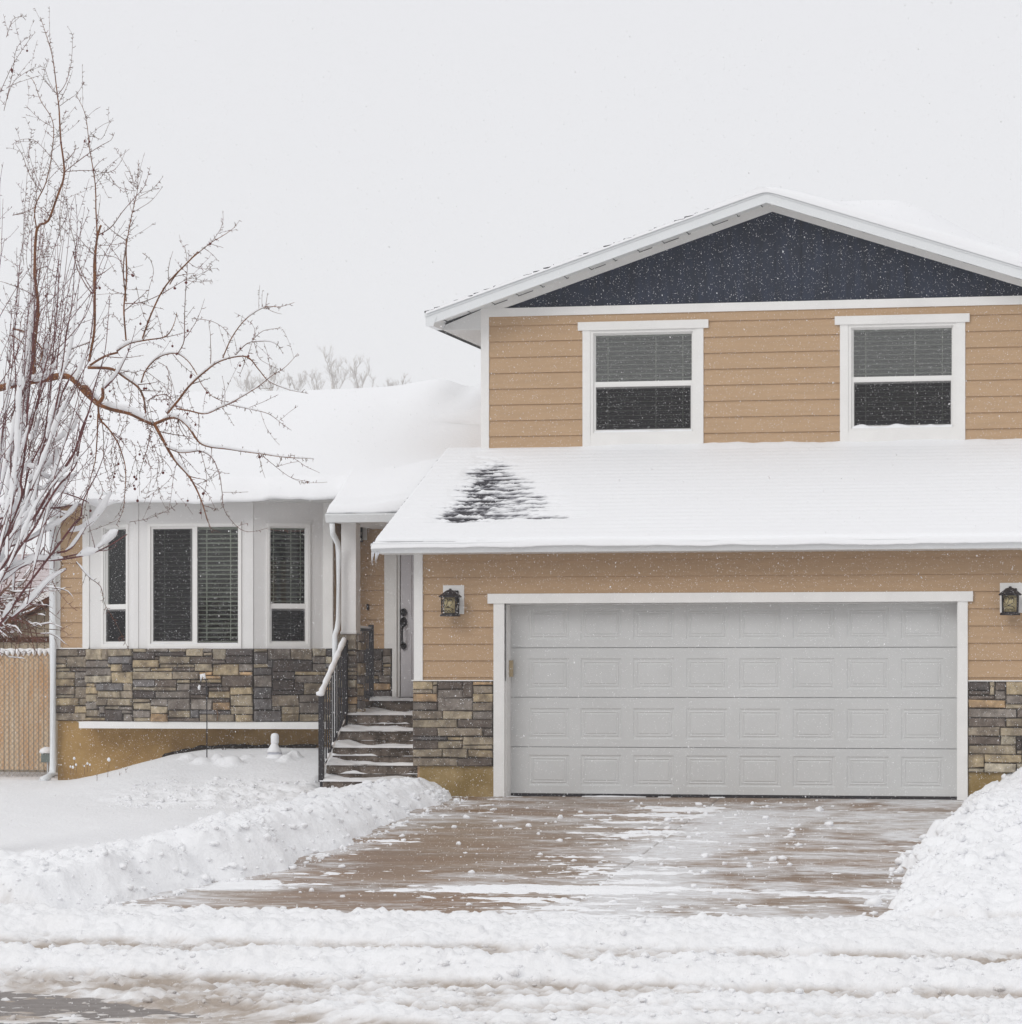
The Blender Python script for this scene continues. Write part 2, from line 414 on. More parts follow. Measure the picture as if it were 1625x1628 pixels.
def snow_height(X, Y):
    """top of the snow; where it lies under the slab the wet concrete or asphalt shows"""
    # wobbling edges
    el_s = interp(EDGE_L, Y) + 0.22 * (fbm(Y * 1.3, X * 0 + 3.1, 3, 5) - 0.5) * 2
    el = interp(EDGE_L, Y) + 0.22 * (fbm(Y * 1.3, X * 0 + 3.1, 3, 5) - 0.5) * 2 + 0.22 * (fbm(Y * 3, X * 3, 4, 8, .6) - 0.5)
    er = interp(EDGE_R, Y) + 0.16 * (fbm(Y * 1.5, X * 0 + 9.1, 3, 15) - 0.5) * 2 + 0.32 * (fbm(Y * 3, X * 3, 4, 18, .6) - 0.5)
    clump = fbm(X * 7, Y * 7, 4, 31, 0.6)
    w1 = worley(X * 4.5, Y * 4.5, 41); w2 = worley(X * 11, Y * 11, 43)
    rough = (0.065 * (1 - np.clip(w1, 0, 1)) + 0.022 * (1 - np.clip(w2, 0, 1)) + 0.12 * clump + 0.018 * fbm(X * 26, Y * 26, 3, 37, .6))
    hill = 0.7 + 0.6 * fbm(X * 1.1, Y * 1.1, 3, 51)
    yz = yard_z(X, Y)
    # --- left yard with the shovelled bank beside the driveway and along the kerb
    dl = el - X                                        # metres left of the edge
    hb = np.interp(Y, [-9.5, -8, -6, -4, -2, -0.8, 0.2, 0.6], [0.20, 0.30, 0.34, 0.30, 0.20, 0.17, 0.08, 0.0])
    dls = el_s - X; prof = sstep(-.02, 0.45, dls) * (1 - sstep(0.85, 2.1, dls)) * sstep(0, .08, dl)
    kerb = sstep(-9.4, -8.6, Y) * (1 - sstep(-7.6, -5.9, Y)) * sstep(0.2, 0.9, dl)
    bank = np.maximum(prof * hb, kerb * 0.27) * hill
    rmask = np.clip(prof + kerb, 0, 1)
    dz = drive_z(Y)
    basel = np.where(dl > 0, yz * sstep(0.3, 1.6, dl) + dz * (1 - sstep(0.3, 1.6, dl)), dz)
    basel = np.where(Y > 0.15, np.where(X > -1.3, dz - 0.015, yz), basel)
    footp = np.exp(-((X + 2.3) / 1.2) ** 2 - ((Y - 0.6) / 0.6) ** 2)
    path = sstep(-0.6, -0.3, Y) * (1 - sstep(0.75, 0.95, Y)) * sstep(-1.9, -1.4, X) * (1 - sstep(0.3, 0.5, X))
    left = basel + 0.02 + bank + rmask * (rough - 0.07) * 0.9 \
        + 0.05 * (fbm(X * 0.9, Y * 0.9, 3, 61) - 0.5) + 0.014 * (fbm(X * 4, Y * 4, 3, 66) - 0.5) \
        + footp * (rough - 0.1) * 1.0
    soft = sstep(0, 0.10, dl)
    left = left * soft + (dz - 0.05) * (1 - soft)
    # --- right bank
    dr = X - er
    hr = np.interp(Y, [-9.5, -8, -6, -3, -1, 0.2], [0.12, 0.20, 0.32, 0.32, 0.27, 0.34])
    pr = sstep(-.05, 0.7, dr) ** .8 * (1 - 0.35 * sstep(1.4, 3.2, dr))
    right = dz + 0.01 + pr * hr * hill + (rough - 0.07) * sstep(0, .05, dr)
    softr = sstep(0, 0.10, dr)
    right = right * softr + (dz - 0.05) * (1 - softr)
    # --- thin scraped snow left on the driveway, streaked along the plough passes
    mid = 0.5 * (el + er)
    st = fbm(X * 1.5 + 0.9 * vn(Y * 3, X * .5, 3), Y * 6.5, 4, 71, 0.64)
    cl = fbm(X * 9, Y * 13, 4, 77, 0.65)
    cover = 0.0
    cover = cover + 0.16 * np.exp(-((X - (2.9 + 0.25 * vn(Y, X * 0, 5))) / 0.8) ** 2) * (1 - sstep(-1.0, -0.3, Y))
    cover = cover + 0.17 * sstep(-6.9, -7.15, Y) * (1 - sstep(-7.3, -7.7, Y))
    cover = cover + 0.16 * sstep(-8.5, -8.9, Y) + 0.05 * sstep(2.0, 4.2, X)
    cover = cover + 0.14 * (1 - sstep(0.0, 1.3, X - el)) - 0.08 * np.exp(-((X - 1.7) / 0.7) ** 2 - ((Y + 4.6) / 1.4) ** 2)
    drv_h = dz + 0.05 * np.clip(st * 0.62 + cl * 0.38 + cover - 0.725, -0.2, 0.3) * 1.8
    h = np.where(dl > 0, left, np.where(dr > 0, right, drv_h))
    # --- street: ridges of ploughed slush parallel to the kerb
    yy = Y + 0.25 * (fbm(X * 0.45, Y * 0 + 1.7, 3, 81) - 0.5) * 2 + 0.10 * (fbm(X * 2.5, Y * 2.5, 2, 83) - 0.5)
    r = 0
    for c, wb, wf, a in ((-9.9, 0.5, 0.55, 0.12), (-11.35, 0.8, 0.42, 0.155), (-12.75, 0.35, .25, 0.05), (-14.0, 0.42, 0.36, 0.17), (-16.6, 0.4, 0.4, 0.07)):
        q = yy - c
        r = r + a * (0.75 + 0.5 * fbm(X * 0.8, X * 0 + c, 3, 85)) * np.exp(-(q / np.where(q > 0, wb, wf)) ** 2)
    right_more = sstep(1.0, 5.5, X)
    r = r + right_more * 0.08 * np.exp(-((yy + 15.6) / 0.5) ** 2)
    asph = 1 - sstep(0, 0.5, (Y + 15.1) + 0.72 * np.maximum(X - 1.2, 0) * 1.0 + 0.3 * (fbm(X * 1.3, Y * 1.3, 3, 88) - 0.5))
    r = r * (1 - 0.95 * asph * (1 - 0.85 * right_more))
    w3 = worley(X * 3.1, Y * 4.2, 91)
    street = 0.0 + r + (0.10 * (fbm(X * 1.7, Y * 2.6, 4, 89, .6) - .5) + 0.045 * (1 - np.clip(w3, 0, 1)) + 0.035 * (1 - np.clip(w2, 0, 1)) + 0.09 * (clump - .5) + 0.05 * (fbm(X * 20, Y * 20, 3, 38, .6) - .5) - 0.012) * (1 - 0.75 * asph)
    street = street - 0.02 * asph - 0.012
    k = sstep(-9.35, -9.15, Y + 0.12 * (fbm(X * 3, Y, 3, 93) - 0.5))
    dirt = (1 - sstep(0.025, 0.095, street)) * (1 - k) * np.clip(-.35 + 2.2 * fbm(X * 3.5, Y * 7, 4, 99, .65), 0, 1.1) + .10 * (1 - k) * fbm(X * 3, Y * 5, 3, 97)
    return h * k + street * (1 - k), np.clip(dirt, 0, 1)

def snow_material():
    m = mat('ground_snow', (0.9, 0.905, 0.925), 0.75, bump=0.5, bscale=22, bdist=0.025, spec=0.2)
    n = m.node_tree; b = n.nodes['Principled BSDF']
    at = n.nodes.new('ShaderNodeAttribute'); at.attribute_name = 'Col'
    mx = n.nodes.new('ShaderNodeMix'); mx.data_type = 'RGBA'
    mx.inputs[6].default_value = (0.87, 0.875, 0.89, 1); mx.inputs[7].default_value = (0.40, 0.34, 0.29, 1)
    s = n.nodes.new('ShaderNodeSeparateColor')
    n.links.new(at.outputs['Color'], s.inputs[0]); n.links.new(s.outputs[0], mx.inputs[0])
    n.links.new(mx.outputs[2], b.inputs['Base Color'])
    return m
def build_snow():
    xs = np.concatenate([np.arange(-9.0, -6.0, 0.06), np.arange(-6.0, 8.2, 0.02), np.arange(8.2, 13, 0.06)])
    ys = np.concatenate([np.arange(-21, -17.8, 0.06), np.arange(-17.8, -8, 0.026), np.arange(-8, 1.2, 0.026), np.arange(1.2, 5.0, 0.035)])
    X, Y = np.meshgrid(xs, ys)
    Z, D = snow_height(X, Y)
    # small bushes under snow in the planting bed
    for bx, by, br, bh in BED_LUMPS:
        Z = Z + bh * .62 * np.exp(-(((X - bx) / (br * .8)) ** 2 + ((Y - by) / (br * .75)) ** 2) ** 2)
    V = np.stack([X, Y, Z], -1).reshape(-1, 3)
    cols = np.stack([D, D, D, np.ones_like(D)], -1).reshape(-1, 4)
    # nothing inside the house footprint
    F = grid_faces(len(xs), len(ys))
    fc = V[F].mean(1)
    inside = (fc[:, 1] > 0.16) & (fc[:, 0] > 0.35) & (fc[:, 0] < 6.9)
    inside |= (fc[:, 1] > 3.45) & (fc[:, 0] > UX(92, 3.3) + 0.1) & (fc[:, 0] < 7)
    np_o = np_mesh('snow_cover', V, F[~inside], snow_material(), None, True, cols)
    tag(np_o, kind='structure')
BED_LUMPS = []
for (px, py, rr, hh) in ((298, 1203, .12, .08), (320, 1212, .13, .10), (345, 1208, .09, .12), (368, 1216, .15, .16), (393, 1205, .09, .06),
                         (455, 1210, .10, .10), (468, 1206, .10, .14), (352, 1213, .1, .1)):
    BED_LUMPS.append((UX(px, 2.3 - (py - 1205) * 0.03), 2.3 - (py - 1205) * 0.03, rr, hh))
build_snow()

# driveway slab: wet tan concrete with thin ground-in snow film
def concrete_mat():
    m = bpy.data.materials.new('wet_concrete'); m.use_nodes = True
    n = m.node_tree; b = n.nodes['Principled BSDF']
    tcn = n.nodes.new('ShaderNodeTexCoord')
    def noise(scale, st, det=6, ro=0.6, dist=0.0):
        mp = n.nodes.new('ShaderNodeMapping'); mp.inputs['Scale'].default_value = st
        t = n.nodes.new('ShaderNodeTexNoise'); t.inputs['Scale'].default_value = scale
        t.inputs['Detail'].default_value = det; t.inputs['Roughness'].default_value = ro; t.inputs['Distortion'].default_value = dist
        n.links.new(tcn.outputs['Object'], mp.inputs[0]); n.links.new(mp.outputs[0], t.inputs[0])
        return t.outputs[0]
    def rmp(src, a, b_, c0, c1):
        r = n.nodes.new('ShaderNodeValToRGB'); r.color_ramp.elements[0].position = a; r.color_ramp.elements[1].position = b_
        r.color_ramp.elements[0].color = (*c0, 1); r.color_ramp.elements[1].color = (*c1, 1)
        n.links.new(src, r.inputs[0]); return r.outputs[0]
    base = rmp(noise(1.0, (0.5, 1.2, 1)), 0.38, 0.62, (0.27, 0.185, 0.125), (0.34, 0.265, 0.205))
    spots = rmp(noise(2.0, (.3, 2.5, 1), 8), 0.40, 0.72, (0.75, 0.72, 0.68), (1.1, 1.1, 1.1))
    mu = n.nodes.new('ShaderNodeMix'); mu.data_type = 'RGBA'; mu.blend_type = 'MULTIPLY'; mu.inputs[0].default_value = 1
    n.links.new(base, mu.inputs[6]); n.links.new(spots, mu.inputs[7])
    at = n.nodes.new('ShaderNodeAttribute'); at.attribute_name = 'Col'
    sc_ = n.nodes.new('ShaderNodeSeparateColor'); n.links.new(at.outputs['Color'], sc_.inputs[0])
    grain = rmp(noise(16, (.5, 2.2, 1), 5, 0.7), 0.35, 0.65, (0.55, 0.55, 0.55), (1.25, 1.25, 1.25))
    speck = rmp(noise(34, (.8, 1.6, 1), 3, 0.6), 0.66, 0.72, (0, 0, 0), (0.6, 0.6, 0.6))
    mg = n.nodes.new('ShaderNodeMath'); mg.operation = 'MULTIPLY_ADD'; mg.use_clamp = True
    n.links.new(sc_.outputs[0], mg.inputs[0]); n.links.new(grain, mg.inputs[1]); n.links.new(speck, mg.inputs[2])
    rst = n.nodes.new('ShaderNodeMix'); rst.data_type = 'RGBA'; rst.blend_type = 'MULTIPLY'; rst.inputs[7].default_value = (0.86, 0.68, 0.52, 1)
    n.links.new(sc_.outputs[2], rst.inputs[0]); n.links.new(mu.outputs[2], rst.inputs[6])
    dj = n.nodes.new('ShaderNodeMix'); dj.data_type = 'RGBA'; dj.inputs[7].default_value = (0.08, 0.06, 0.045, 1)
    n.links.new(sc_.outputs[1], dj.inputs[0]); n.links.new(rst.outputs[2], dj.inputs[6])
    mu = dj; ad = mg
    mx = n.nodes.new('ShaderNodeMix'); mx.data_type = 'RGBA'; mx.inputs[7].default_value = (0.78, 0.79, 0.81, 1)
    n.links.new(ad.outputs[0], mx.inputs[0]); n.links.new(mu.outputs[2], mx.inputs[6])
    n.links.new(mx.outputs[2], b.inputs['Base Color'])
    b.inputs['Roughness'].default_value = 0.42; b.inputs['Specular IOR Level'].default_value = 0.35
    bp = n.nodes.new('ShaderNodeBump'); bp.inputs['Strength'].default_value = 0.25; bp.inputs['Distance'].default_value = 0.01
    n.links.new(noise(30, (1, 1, 1)), bp.inputs['Height']); n.links.new(bp.outputs[0], b.inputs['Normal'])
    return m
M_CONC = concrete_mat()
JX, JY = UX(1140, -0.2), -7.1
x0, x1 = -1.1, 6.5
def film_amount(X, Y):
    """how much ground-in snow film covers the wet concrete"""
    st = fbm(X * 1.5 + 1.2 * vn(Y * 2.2, X * .8, 3), Y * 4.2 + .5 * vn(X * 2, Y, 6), 5, 171, 0.64)
    fine = fbm(X * 10, Y * 24, 4, 177, 0.68)
    soft = fbm(X * 0.55, Y * 0.9, 3, 179)
    trail = np.exp(-((X - (JX + 0.38 + 0.35 * (vn(Y * .9, X * 0, 5) - .5) + 0.05 * (Y + 4))) / 0.50) ** 2) * sstep(-0.6, -2.0, Y)
    bare_l = np.exp(-((X - 1.35) / 0.8) ** 2 - ((Y + 4.6) / 1.9) ** 2)
    right = sstep(3.3, 4.9, X)
    tr = np.exp(-((X - (4.75 - 0.16 * (Y + 5) + 0.05 * (Y + 5) ** 2)) / 0.10) ** 2) + np.exp(-((X - (4.15 - 0.16 * (Y + 5) + 0.05 * (Y + 5) ** 2)) / 0.10) ** 2)
    lip = np.exp(-((Y + 7.35) / 0.22) ** 2)
    a = st * 0.66 + fine * 0.34 + 0.16 * (soft - .5) - 0.50
    a = a + 0.36 * trail + 0.13 * right + 0.16 * lip + 0.12 * sstep(-8.0, -9.0, Y) - 0.09 * bare_l - 0.10 * tr * right + 0.06 * np.exp(-((Y + 2.0) / .5) ** 2)
    a = a + 0.14 * (1 - sstep(0.0, 0.9, X - interp(EDGE_L, Y)))
    return np.clip(a * 3.4, 0, 0.93)
xs = np.arange(x0, x1 + .01, 0.02); ys = np.concatenate([np.arange(-9.22, -0.1, 0.016), [-0.1, .3]])
X, Y = np.meshgrid(xs, ys)
jn = np.clip(np.exp(-((X - JX) / 0.012) ** 2) + np.exp(-((Y - JY) / 0.014) ** 2), 0, 1)
Fm = film_amount(X, Y)
Z = drive_z(Y) - 0.008 * jn
stain = np.clip(fbm(X * .8, Y * 1.3, 4, 181) * 1.6 - .5 + .5 * np.exp(-((Y + .9) / .8) ** 2), 0, 1)
o = np_mesh('driveway', np.stack([X, Y, Z], -1).reshape(-1, 3), grid_faces(len(xs), len(ys)), M_CONC, None, True, np.stack([Fm * (1 - .6 * jn), jn * .8, stain, np.ones_like(Fm)], -1).reshape(-1, 4))
tag(o, kind='structure')
mb = MB()
mb.box(-60, 60, -9.5, -9.2, -0.2, 0.03)
tag(mb.build('kerb', mat('kerb_concrete', (0.33, 0.29, 0.25), 0.8, noise=0.2)), kind='structure')
mb = MB()
mb.add([(-200, -46, -0.015), (200, -46, -0.015), (200, -9.5, -0.015), (-200, -9.5, -0.015)], [(0, 1, 2, 3)])
tag(mb.build('road', mat('wet_asphalt', (0.115, 0.092, 0.080), 0.45, noise=0.35, nscale=9, bump=0.6, bscale=90, bdist=0.006, col2=(0.24, 0.215, 0.20))), kind='structure')
mb = MB()
mb.add([(-900, -900, -0.12), (900, -900, -0.12), (900, 900, -0.12), (-900, 900, -0.12)], [(0, 1, 2, 3)])
tag(mb.build('ground', M_SNOWS), kind='structure')
# side and back yard around the fine sheet
def yard_patch(x0, x1, y0, y1, name):
    xs = np.linspace(x0, x1, 60); ys = np.linspace(y0, y1, 60)
    X, Y = np.meshgrid(xs, ys)
    Z = np.clip(0.70 - 0.056 * (3.0 - np.minimum(Y, 3.0)), 0.05, 2) + 0.02 + 0.06 * (fbm(X * .5, Y * .5, 3, 6) - .5)
    o = np_mesh(name, np.stack([X, Y, Z], -1).reshape(-1, 3), grid_faces(60, 60), M_SNOWS)
    return tag(o, kind='structure')
yard_patch(-60, -8.9, -9.3, 60, 'side_yard')
yard_patch(12.9, 60, -9.3, 60, 'neighbour_yard')
yard_patch(-8.9, 12.9, 4.9, 60, 'back_yard')

# ================================================================== HOUSE
UY, EY, LY, BY = 2.9, 3.9, 3.3, 2.85      # upper wall, entry wall, living-room wall, bay front
house = thing('house', 'tan sided split level house with white trim, navy gable and snow covered roofs', 'house', (0, 0, SLAB))

def siding(mbx, u0, u1, z0, z1, holes=(), phase=0.0, exp=0.182, t=0.019, d=0.0):
    k = math.floor((z0 - phase) / exp)
    while phase + k * exp < z1:
        zb = phase + k * exp; zt = zb + exp
        cuts = sorted({max(zb, z0), min(zt, z1)} | {c for h in holes for c in (h[2], h[3]) if max(zb, z0) < c < min(zt, z1)})
        for a, b in zip(cuts[:-1], cuts[1:]):
            if b - a < 1e-4: continue
            segs = [(u0, u1)]
            for h in holes:
                if h[2] < b - 1e-5 and h[3] > a + 1e-5:
                    ns = []
                    for s0, s1 in segs:
                        if h[0] > s0: ns.append((s0, min(s1, h[0])))
                        if h[1] < s1: ns.append((max(s0, h[1]), s1))
                    segs = [q for q in ns if q[1] - q[0] > 1e-4]
            oa = t * (1 - (a - zb) / exp); ob = t * (1 - (b - zb) / exp)
            for s0, s1 in segs:
                mbx.prism_u([(d - oa - 0.004, a), (d + 0.03, a), (d + 0.03, b), (d - ob - 0.004, b)][::-1], s0, s1)
        k += 1

PAL = [((146, 132, 108), 4), ((160, 140, 104), 3), ((172, 136, 90), 1.3), ((98, 86, 78), 4), ((118, 110, 104), 4), ((102, 100, 103), 2.5), ((78, 72, 72), 2.5), ((128, 115, 98), 4), ((152, 142, 122), 2)]
def pick():
    t = random.random() * sum(w for _, w in PAL)
    for c, wt in PAL:
        t -= wt
        if t <= 0: break
    v = random.uniform(0.8, 1.12)
    q3 = lin(*c); g = sum(q3) / 3 * .35
    return (q3[0] * .65 + g * 1.10) * v * 1.36, (q3[1] * .65 + g) * v * 1.36, (q3[2] * .65 + g * .84) * v * 1.36
def stones(mbx, u0, u1, z0, z1, proud=0.04, seed=1):
    rs = random.Random(seed)
    nz = max(1, round((z1 - z0) / 0.0475)); cz = (z1 - z0) / nz
    nx = max(2, round((u1 - u0) / 0.055)); cu = (u1 - u0) / nx
    occ = [[0] * nx for _ in range(nz)]
    for j in range(nz):
        for i in range(nx):
            if occ[j][i]: continue
            h = rs.choice([1, 1, 2, 2, 2, 2, 3]); wmax = rs.choice([4, 5, 5, 6, 6, 7, 8, 9]) if h > 1 else rs.choice([3, 4, 5, 7])
            h = min(h, nz - j)
            if nz - j - h == 1 and rs.random() < .5: h += 1
            wd = 0
            while i + wd < nx and wd < wmax and not occ[j][i + wd]: wd += 1
            if i + wd == nx - 1 and not occ[j][nx - 1]: wd += 1
            while h > 1 and any(occ[j + q][i + p] for q in range(h) for p in range(wd)): h -= 1
            for q in range(h):
                for p in range(wd): occ[j + q][i + p] = 1
            g = 0.0045; jt = lambda: rs.uniform(-0.006, 0.006)
            a0, a1 = u0 + i * cu + g, u0 + (i + wd) * cu - g
            b0, b1 = z0 + j * cz + g, z0 + (j + h) * cz - g
            dp = -proud - rs.uniform(-0.006, 0.026); ch = 0.009
            c4 = [(a0 + jt(), b0 + jt()), (a1 + jt(), b0 + jt()), (a1 + jt(), b1 + jt()), (a0 + jt(), b1 + jt())]
            tilt = [rs.uniform(-.006, .006) for _ in range(4)]
            f4 = [(c4[0][0] + ch, c4[0][1] + ch), (c4[1][0] - ch, c4[1][1] + ch), (c4[2][0] - ch, c4[2][1] - ch), (c4[3][0] + ch, c4[3][1] - ch)]
            vs = [(a, 0.0, b) for a, b in c4] + [(a, dp + 0.012, b) for a, b in c4] + [(f4[k][0], dp + tilt[k], f4[k][1]) for k in range(4)]
            fs = [(8, 9, 10, 11)]
            for k in range(4):
                k2 = (k + 1) % 4
                fs += [(4 + k, 4 + k2, 8 + k2, 8 + k), (k, k2, 4 + k2, 4 + k)]
            mbx.cc = pick()
            mbx.add(vs, fs)
    mbx.cc = lin(72, 66, 61)
    mbx.box(u0 + 0.002, u1 - 0.002, -proud + 0.020, 0.02, z0 + 0.002, z1 - 0.002)
    mbx.cc = None

def window(fr, name, u0, u1, z0, z1, kind='hung', split=0.5, blind=(1, 1), screen_side='low', sill_snow=0.0, depth=0.9, scr=True, gm=None):
    """fr=(ox,oy,ang). Vinyl window part with frame, glass, blind and screen as sub-parts"""
    m = MB(*fr)
    m.ring(u0, u1, z0, z1, 0.034, -0.022, 0.07)
    m.ring(u0 + 0.034, u1 - 0.034, z0 + 0.034, z1 - 0.034, 0.012, 0.0, 0.07)
    win = m.build('window', M_VINYL, house)
    g0, g1, h0, h1 = u0 + 0.046, u1 - 0.046, z0 + 0.046, z1 - 0.046
    m = MB(*fr); gp = MB(*fr); scn = MB(*fr)
    if kind == 'hung':
        zm = h0 + (h1 - h0) * split
        m.ring(g0, g1, zm, h1, 0.012, 0.028, 0.055)
        m.box(g0, g1, 0.005, 0.026, zm - 0.045, zm + 0.012)
        m.ring(g0, g1, h0, zm - 0.046, 0.026, 0.003, 0.024)
        gp.box(g0 + 0.004, g1 - 0.004, 0.038, 0.043, zm + 0.01, h1 - 0.005); gp.build('pane', gm or M_GLASS, win); gp = MB(*fr)
        gp.box(g0 + 0.02, g1 - 0.02, 0.014, 0.019, h0 + 0.02, zm - 0.05)
        scn.box(g0 + 0.018, g1 - 0.018, -0.002, 0.0, h0 + 0.018, zm - 0.05)
    else:
        um = g0 + (g1 - g0) * split
        m.box(um - 0.028, um + 0.028, 0.002, 0.055, h0, h1)
        m.ring(g0, um - 0.028, h0, h1, 0.026, 0.004, 0.024)
        gp.box(g0 + 0.02, um - 0.02, 0.014, 0.019, h0 + 0.02, h1 - 0.02); gp.build('pane', M_GLASS, win); gp = MB(*fr)
        gp.box(um + 0.02, g1, 0.038, 0.043, h0, h1)
        scn.box(g0 + 0.018, um - 0.03, -0.002, 0.0, h0 + 0.018, h1 - 0.018)
    m.build('sash', M_VINYL, win)
    gp.build('pane', M_GLASS, win)
    if scr:
        scn.build('screen', M_SCREEN, win)
    # blind
    m = MB(*fr)
    b0, b1 = g0 + 0.01 if blind[0] else g0 + (g1 - g0) * 0.5, g1 - 0.01
    z = h1 - 0.03
    m.box(b0, b1, 0.08, 0.125, h1 - 0.028, h1 + 0.01)
    k = 0
    while z > h0 + 0.03:
        z -= 0.054
        tl = 0.006 + 0.002 * math.sin(k)
        m.prism_u([(0.082, z - tl), (0.126, z + tl), (0.126, z + tl + 0.005), (0.082, z - tl + 0.008)], b0, b1)
        k += 1
    for q in (0.12, 0.62, 0.9):
        uu = b0 + (b1 - b0) * q
        m.box(uu - 0.006, uu + 0.006, 0.079, 0.081, h0 + 0.03, h1 - 0.02)
    m.build('blind', M_BLIND, win)
    # dim room behind
    m = MB(*fr)
    a, b, c, d = u0 + 0.03, u1 - 0.03, z0 + 0.03, z1 - 0.03
    D = depth
    m.add([(a, 0.072, c), (b, 0.072, c), (b, 0.072, d), (a, 0.072, d), (a, D, c), (b, D, c), (b, D, d), (a, D, d)],
          [(0, 1, 5, 4), (1, 2, 6, 5), (2, 3, 7, 6), (3, 0, 4, 7), (4, 5, 6, 7)])
    m.build('interior', M_ROOM, win)
    if sill_snow > 0:
        xs = np.linspace(g0, g1, 60)
        m = MB(*fr); rs = random.Random(int(u0 * 100))
        hh = [max(0.003, sill_snow * (0.25 + 1.3 * float(fbm(x * 5, 0.3 + z0, 3, 7)) - 0.45)) for x in xs]
        for i in range(59):
            m.prism_u([(-0.024, z0 + 0.034), (0.004, z0 + 0.034), (0.002, z0 + 0.036 + hh[i]), (-0.018, z0 + 0.035 + hh[i] * .6)][::-1], xs[i], xs[i + 1])
        m.build('snow', M_SNOWS, win)
    return win

# ---------------- upper storey
ROOF_TOP_Z = lambda Y: 3.43 + 0.36 * (Y + 0.5)          # deck of the garage roof
zb = ROOF_TOP_Z(UY) - 0.1
belt0, belt1 = UZ(1190, 494.5, UY), UZ(1190, 481.0, UY)
apx, _ = U(1228, 335, UY); XR = 2 * apx - UX(767, UY)
XL = UX(767, UY)
w1 = (UX(939, UY), UX(1107, UY), UZ(1023, 690, UY), UZ(1023, 524, UY))
w2 = (UX(1349, UY), UX(1521, UY), UZ(1435, 686, UY), UZ(1435, 514.5, UY))
wz0 = 0.5 * (w1[2] + w2[2]); wz1 = 0.5 * (w1[3] + w2[3])
m = MB(0, UY, 0)
siding(m, XL, XR, zb, belt0 + 0.02, [(w1[0], w1[1], wz0, wz1), (w2[0], w2[1], wz0, wz1)], phase=UZ(780, 694, UY), exp=25.1 / F_PX * 38.7)
m.build('wall', M_SIDE, house)
m = MB(0, UY, 0)
m.box(XL + 0.01, XR - 0.01, 0.031, 0.06, 3.5, wz0); m.box(XL + .01, XR - .01, 0.031, 0.06, wz1, belt1)
for a, b in ((XL + .01, w1[0]), (w1[1], w2[0]), (w2[1], XR - .01)): m.box(a, b, 0.031, 0.06, wz0, wz1)
m.box(XL + 0.01, XL + 0.03, 0.0601, 7.5, 3.5, belt1); m.box(XR - .03, XR - 0.01, 0.0601, 7.5, 3.5, belt1)
m.build('side_wall', M_SIDE, house)
m = MB(0, UY, 0)
m.box(XL - 0.012, XL + 0.085, -0.03, 0.03, zb, belt0); m.box(XR - .085, XR + .012, -0.03, 0.03, zb, belt0)
m.box(XL - 0.012, XR + 0.012, -0.034, 0.03, belt0, belt1)
m.build('trim', M_WHITE, house)
for (a, b, _, _), hx in ((w1, (920, 1127, 927, 1119)), (w2, (1328, 1542, 1336, 1535))):
    m = MB(0, UY, 0)
    ha, hb_, ta, tb = [UX(q, UY) for q in hx]
    m.box(ha, hb_, -0.05, 0.03, wz1 + 0.0, wz1 + 0.098)
    m.box(ta, a, -0.034, 0.03, zb, wz1); m.box(b, tb, -0.034, 0.03, zb, wz1)
    m.box(a, b, -0.030, 0.03, zb, wz0)
    m.build('window_trim', M_WHITE, house)
window((0, UY, 0), 'window', w1[0], w1[1], wz0, wz1, split=0.5, sill_snow=0.035, gm=M_GLASS_UP)
window((0, UY, 0), 'window', w2[0], w2[1], wz0, wz1, split=0.5, sill_snow=0.06, gm=M_GLASS_UP)

# gable: slopes measured on the rake
RY = 2.42
ax, az = U(1222, 301, RY)
ax = apx
lx, lz = U(676, 498, RY)
SL = (az - lz) / (ax - lx)
rx = 2 * ax - lx
gz = belt1
m = MB(0, UY, 0)
apz = UZ(1228, 330, UY)
def gable_pts(off):   # outline below the roof, 'off' metres down from the deck
    z_at = lambda x: az - SL * abs(x - ax) - off
    xl = ax - (az - off - gz) / SL; xr = 2 * ax - xl
    return [(xl, gz), (xr, gz), (ax, az - off)]
m.prism_d(gable_pts(0.15), 0.0, 0.04)
x = XL + 0.1
while x < XR:
    zt = az - SL * abs(x - ax) - 0.17
    if zt > gz + 0.02: m.box(x - 0.004, x + 0.004, -0.006, 0.0, gz, zt) if False else None
    x += 0.3
x = XL + 0.12; k = 0
while x < XR:
    zt = az - SL * abs(x - ax) - 0.2
    if zt > gz + 0.03: m.box(x - 0.009, x + 0.009, -0.008, 0.001, gz + .001, zt)
    x += 0.305; k += 1
m.build('gable', M_NAVY, house)
# frieze boards on the wall plane along the rake
def rake_board(mbx, top, thick, d0, d1, xl, xr):
    zf = lambda x, o: az - SL * abs(x - ax) - o
    mbx.prism_d([(xl, zf(xl, top)), (xl, zf(xl, top + thick)), (ax, zf(ax, top + thick)), (ax, zf(ax, top))][::1], d0, d1)
    mbx.prism_d([(ax, zf(ax, top)), (ax, zf(ax, top + thick)), (xr, zf(xr, top + thick)), (xr, zf(xr, top))][::1], d0, d1)
m = MB(0, UY, 0)
fx = (az - 0.235 - gz) / SL
rake_board(m, 0.085, 0.105, -0.028, -0.002, XL - 0.0, XR + 0.0)
m.build('frieze', M_WHITE, house)
